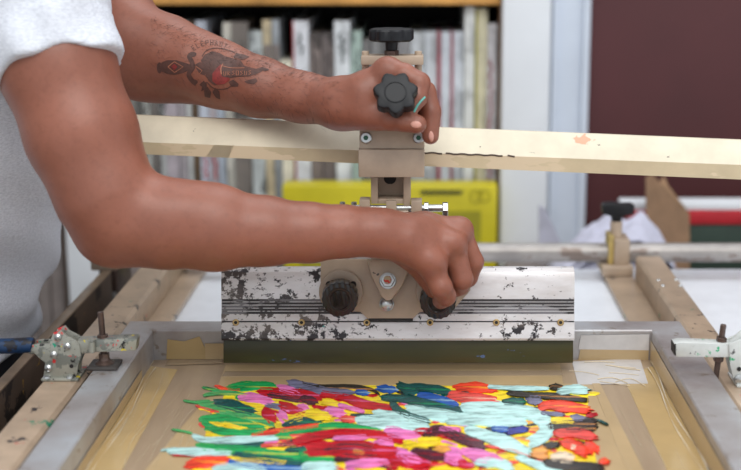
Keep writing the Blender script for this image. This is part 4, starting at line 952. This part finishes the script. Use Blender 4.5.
def trousers(p):
    d = torso(p, .001); d = np.maximum(d, p[:, 2]-.045)
    for s_ in (-1, 1):
        d = smin(d, chain(p, [(hipc+(0, s_*.08, -.03), .098), (hipc+(.01, s_*.09, -.42), .072), (hipc+(-.01, s_*.09, -.80), .060)], .02), .02)
    return np.maximum(d, -(p[:, 2]+.85))
vT, fT = surface_nets(trousers, (-.74, 1.02, -.9), (-.38, 1.56, .06), .0065)
tomesh('trousers', vT, fT, [M_['jeans']], per)
for s_ in (-1, 1):
    vv, ff = surface_nets(lambda p: np.maximum(cap(p, hipc+(-.02, s_*.09, -.825), hipc+(.14, s_*.1, -.84), .046, .036), -(p[:, 2]+.9)), (-.65, 1.1, -.92), (-.3, 1.5, -.78), .005)
    tomesh('shoe', vv, ff, [M_['shoe']], per)
def hairf(p): return np.maximum(ell(p, headc+(-.016, 0, .036), (.104, .083, .097)), -((p-headc)@np.array((-.75, 0, .66))+.0+.0))
vv, ff = surface_nets(hairf, headc-.14, headc+.16, .004); tomesh('hair', vv, ff, [M_['hair']], per)
# ------------------------------------------------------------------ tattoo and nails, laid on the skin
bvh = BVHTree.FromPolygons([tuple(v) for v in np.concatenate([vR, vL])], [tuple(f) for f in np.concatenate([fcR, fcL+len(vR)])])
camp = Vector((0, 0, H))
def hit(px, py, off=.0004):
    d = (P(px, py, 1.0)-camp).normalized(); loc, nrm, i, dist = bvh.ray_cast(camp, d)
    if loc is None: return None
    return loc-d*off
TS = 741/140.0  # tattoo crop: 150 + x/5.293, 30 + y/5.293
def tc(x, y): return (150+x/TS, 30+y/TS)
def tfill(bm, pts, off=.0004, mi=0, step=.9):
    """fill a closed outline with small quads lying on the skin"""
    pts = [tc(*p) for p in pts]; xs = [p[0] for p in pts]; ys = [p[1] for p in pts]
    def spans(y):
        c = []
        for (x0, y0), (x1, y1) in zip(pts, pts[1:]+pts[:1]):
            if (y0 <= y) != (y1 <= y): c.append(x0+(y-y0)*(x1-x0)/(y1-y0))
        c.sort(); return [(c[i], c[i+1]) for i in range(0, len(c)-1, 2)]
    y = min(ys)+.01
    while y < max(ys)-.01:
        y2 = min(y+step, max(ys)-.01); A = spans(y+1e-4); B = spans(y2-1e-4)
        if len(A) == len(B):
            for (a0, a1), (b0, b1) in zip(A, B):
                k = max(1, int(max(a1-a0, b1-b0)/2)); va = [hit(a0+(a1-a0)*i/k, y, off) for i in range(k+1)]; vb = [hit(b0+(b1-b0)*i/k, y2, off) for i in range(k+1)]
                if None in va or None in vb: continue
                va = [bm.verts.new(v) for v in va]; vb = [bm.verts.new(v) for v in vb]
                for i in range(k): f = bm.faces.new((va[i], va[i+1], vb[i+1], vb[i])); f.material_index = mi
        y = y2
        if y2 >= max(ys)-.011: break
def tline(bm, pts, w, off=.0005, mi=0, sm=True):
    q = catmull([(*p, 0) for p in pts], 5) if sm else [(*p, 0) for p in pts]
    L = []
    for i, p in enumerate(q):
        a = q[max(i-1, 0)]; c = q[min(i+1, len(q)-1)]; d = Vector((c[0]-a[0], c[1]-a[1])); d = d.normalized() if d.length else Vector((1, 0))
        l = hit(*tc(p[0]-d.y*w/2, p[1]+d.x*w/2), off); r = hit(*tc(p[0]+d.y*w/2, p[1]-d.x*w/2), off)
        L.append((l, r))
    for (a, b), (c, d) in zip(L, L[1:]):
        if None in (a, b, c, d): continue
        f = bm.faces.new([bm.verts.new(x) for x in (a, b, d, c)]); f.material_index = mi
b = nb()
el = lambda cx, cy, rx, ry, n=20, rot=0: [(cx+rx*math.cos(t)*math.cos(rot)-ry*math.sin(t)*math.sin(rot), cy+rx*math.cos(t)*math.sin(rot)+ry*math.sin(t)*math.cos(rot)) for t in np.linspace(0, 2*PI, n, endpoint=False)]
tfill(b, el(50, 200, 14, 30)); tfill(b, [(60, 172), (90, 160), (140, 160), (180, 172), (205, 180), (205, 212), (180, 226), (130, 238), (90, 232), (60, 220)])
tfill(b, [(195, 185), (215, 180), (228, 196), (215, 212), (195, 208)])
tline(b, [(225, 125), (208, 140), (222, 170), (225, 200), (205, 235), (225, 270), (245, 285)], 24)
tfill(b, el(228, 128, 18, 14)); tfill(b, el(235, 275, 18, 14))
tfill(b, [(235, 185), (262, 170), (282, 175), (300, 200), (290, 240), (262, 232)])
tfill(b, [(270, 160), (290, 130), (330, 112), (370, 122), (400, 140), (440, 150), (480, 160), (500, 190), (560, 205), (600, 215), (560, 235), (500, 250), (440, 250), (400, 262), (380, 288), (340, 292), (310, 270), (290, 230), (275, 200)])
tline(b, [(275, 140), (300, 108), (350, 95), (410, 105), (450, 120)], 5); tline(b, [(300, 275), (340, 310), (400, 312), (440, 290)], 5)
for lf in ([(440, 145), (455, 122), (495, 128), (530, 142), (490, 158)], [(270, 325), (280, 280), (300, 275), (300, 310)], [(290, 355), (285, 320), (305, 300), (325, 330), (318, 360)], [(330, 330), (345, 305), (368, 325), (372, 368), (350, 360)], [(415, 275), (440, 262), (470, 285), (465, 300), (430, 300)],
           [(495, 272), (530, 262), (560, 255), (570, 270), (550, 288), (520, 285)], [(560, 205), (595, 195), (635, 208), (610, 218)], [(260, 290), (285, 268), (300, 290), (290, 310)]):
    tfill(b, lf)
tat = part('tattoo', b, M_['tattoo'], per, smooth=60, kind='keep', label='dark ink heart and dagger tattoo on the left forearm')
b = nb(); tfill(b, el(128, 195, 18, 18, 4), .0007); part('red_tattoo_ink', b, M_['tattoo_red'], tat, smooth=60, kind='keep')
b = nb(); tfill(b, [(375, 180), (355, 200), (330, 230), (330, 270), (355, 290), (390, 288), (415, 270), (425, 252), (385, 250), (372, 230), (375, 200)], .0007);
part('red_tattoo_ink', b, M_['tattoo_red'], tat, smooth=60, kind='keep', label='faded red ink areas')
b = nb()
for pts in ([(95, 195), (128, 168), (175, 195), (130, 225), (95, 195)],): tline(b, pts, 5, .0008, sm=False)
tline(b, [(240, 190), (275, 215), (262, 232)], 4, .0008, sm=False); tline(b, [(385, 178), (375, 205), (378, 235)], 7, .0009); tline(b, [(385, 190), (430, 200), (500, 200)], 3, .0008)
def wordline(bm, s_, pos, ang, size, off=.0006):
    """letters laid along an arc, each stroke on the skin"""
    G = {'E': [[(1, 0), (0, 0), (0, 2), (1, 2)], [(0, 1), (.8, 1)]], 'L': [[(0, 2), (0, 0), (1, 0)]], 'P': [[(0, 0), (0, 2), (1, 2), (1, 1), (0, 1)]], 'H': [[(0, 0), (0, 2)], [(1, 0), (1, 2)], [(0, 1), (1, 1)]],
         'A': [[(0, 0), (.5, 2), (1, 0)], [(.2, .8), (.8, .8)]], 'N': [[(0, 0), (0, 2), (1, 0), (1, 2)]], 'T': [[(.5, 0), (.5, 2)], [(0, 2), (1, 2)]], 'S': [[(1, 2), (0, 1.7), (1, .6), (0, 0)]], 'U': [[(0, 2), (.1, 0), (.9, 0), (1, 2)]], 'R': [[(0, 0), (0, 2), (1, 1.6), (0, 1), (1, 0)]], 'I': [[(.5, 0), (.5, 2)]], 'O': [[(0, 0), (0, 2), (1, 2), (1, 0), (0, 0)]]}
    for ch, (x, y), a in zip(s_, pos, ang):
        for st in G[ch]:
            pts = [(x+size*(u*math.cos(a)+v*math.sin(a)*.9), y+size*(u*math.sin(a)-v*math.cos(a)*.9)) for u, v in st]; tline(bm, pts, 3.2, off, sm=False)
ts = [(390, 240), (412, 240), (434, 238), (456, 238), (478, 238), (500, 238), (522, 236)]
wordline(b, 'URSOSUS', ts, [0]*7, 12, .0009)
part('light_tattoo_lines', b, M_['tattoo_light'], tat, smooth=60, kind='keep', label='lines of bare skin')
b = nb(); pos = [(232, 108), (252, 95), (275, 86), (297, 80), (320, 78), (343, 80), (366, 86), (388, 94)]; wordline(b, 'ELEPHANT', pos, [-.6, -.45, -.3, -.12, 0, .15, .28, .4], 14, .0006)
part('tattoo_lettering', b, M_['tattoo'], tat, smooth=60, kind='keep', label='arched tattoo lettering')
def nail(cx, cy, rx, ry, rot):
    b = nb(); rows = []
    for r in (.0, .5, .85, 1.0):
        row = []
        for t in np.linspace(0, 2*PI, 16, endpoint=False):
            x = rx*r*math.cos(t); y = ry*r*math.sin(t); h_ = hit(cx+x*math.cos(rot)-y*math.sin(rot), cy+x*math.sin(rot)+y*math.cos(rot), .0009 if r < .9 else .0001)
            row.append(h_)
        rows.append(row)
    if any(v is None for r in rows for v in r): b.free(); return
    c = b.verts.new(rows[0][0]); rs = [[b.verts.new(v) for v in r] for r in rows[1:]]
    for i in range(16): b.faces.new((c, rs[0][i], rs[0][(i+1) % 16]))
    for A, B in zip(rs, rs[1:]):
        for i in range(16): b.faces.new((A[i], B[i], B[(i+1) % 16], A[(i+1) % 16]))
    part('fingernail', b, M_['nail'], per, smooth=80, kind='keep')
nail(416, 124.6, 5.6, 3.6, .12); nail(431.2, 136.5, 2.6, 5.5, -.05)
hh = nb(); rh = random.Random(3)
for q in range(900):
    u = rh.random(); cx0 = 150+190*u; cy0 = (22+64*u)+rh.random()**1.7*52-3
    a = hit(cx0, cy0, 0)
    if a is None: continue
    loc, nrm, fi, di = bvh.find_nearest(a)
    tdir = (Vector((.7, -.1, -.35))+Vector([rh.uniform(-.5, .5) for _ in range(3)])).normalized(); L_ = rh.uniform(.004, .008)
    if rh.random() > .75 and nrm.z < .3: continue
    tube(hh, [loc, loc+nrm*L_*.3+tdir*L_*.4, loc+nrm*L_*.42+tdir*L_], [.00009, .00007, .00002], 3)
o = part('arm_hair', hh, M_['hair'], per, smooth=0); o['kind'] = 'stuff'
# cyan smear between fingers
b = nb(); L = [hit(x, y, .0006) for x, y in ((425, 97), (421, 101), (417, 106), (414, 112))]
L = [p for p in L if p is not None]
if len(L) > 2: tube(b, L, [.0010]*len(L), 6); part('paint_smear', b, M_['cyan_smear'], per)
else: b.free()
# ------------------------------------------------------------------ light
w = bpy.data.worlds.new('daylight'); bpy.context.scene.world = w; w.use_nodes = True
bg = w.node_tree.nodes['Background']; bg.inputs[0].default_value = (.90, .95, 1.0, 1); bg.inputs[1].default_value = .9
def area(name, loc, target, size, power, color=(1, 1, 1), sy=None):
    l = bpy.data.lights.new(name, 'AREA'); l.energy = power; l.size = size; l.color = color
    if sy: l.shape = 'RECTANGLE'; l.size_y = sy
    o = bpy.data.objects.new(name, l); C.objects.link(o); o.location = loc
    o.rotation_euler = (Vector(target)-Vector(loc)).to_track_quat('-Z', 'Y').to_euler(); return o
area('window_daylight', (.2, -.5, 2.3), (-.1, 1.2, .1), 2.2, 48, (1, .985, .96), 1.4)
area('skylight', (.3, 1.9, 2.6), (.1, 1.3, 0), 1.6, 22, (.92, .96, 1.0))
# ------------------------------------------------------------------ camera
cam = bpy.data.cameras.new('camera'); co = bpy.data.objects.new('camera', cam); C.objects.link(co)
cam.sensor_width = 36; cam.lens = F*36/741; cam.shift_x = -(CX-370.5)/741; cam.clip_start = .01
co.location = (0, 0, H); co.rotation_euler = (PI/2-TH, 0, 0)
cam.dof.use_dof = True; cam.dof.focus_distance = 1.205; cam.dof.aperture_fstop = cam.lens/15.5
sc = bpy.context.scene; sc.camera = co
sc.view_settings.view_transform = 'Standard'; sc.view_settings.look = 'None'; sc.view_settings.gamma = 1; sc.view_settings.use_curve_mapping = False; sc.view_settings.exposure = 0.0
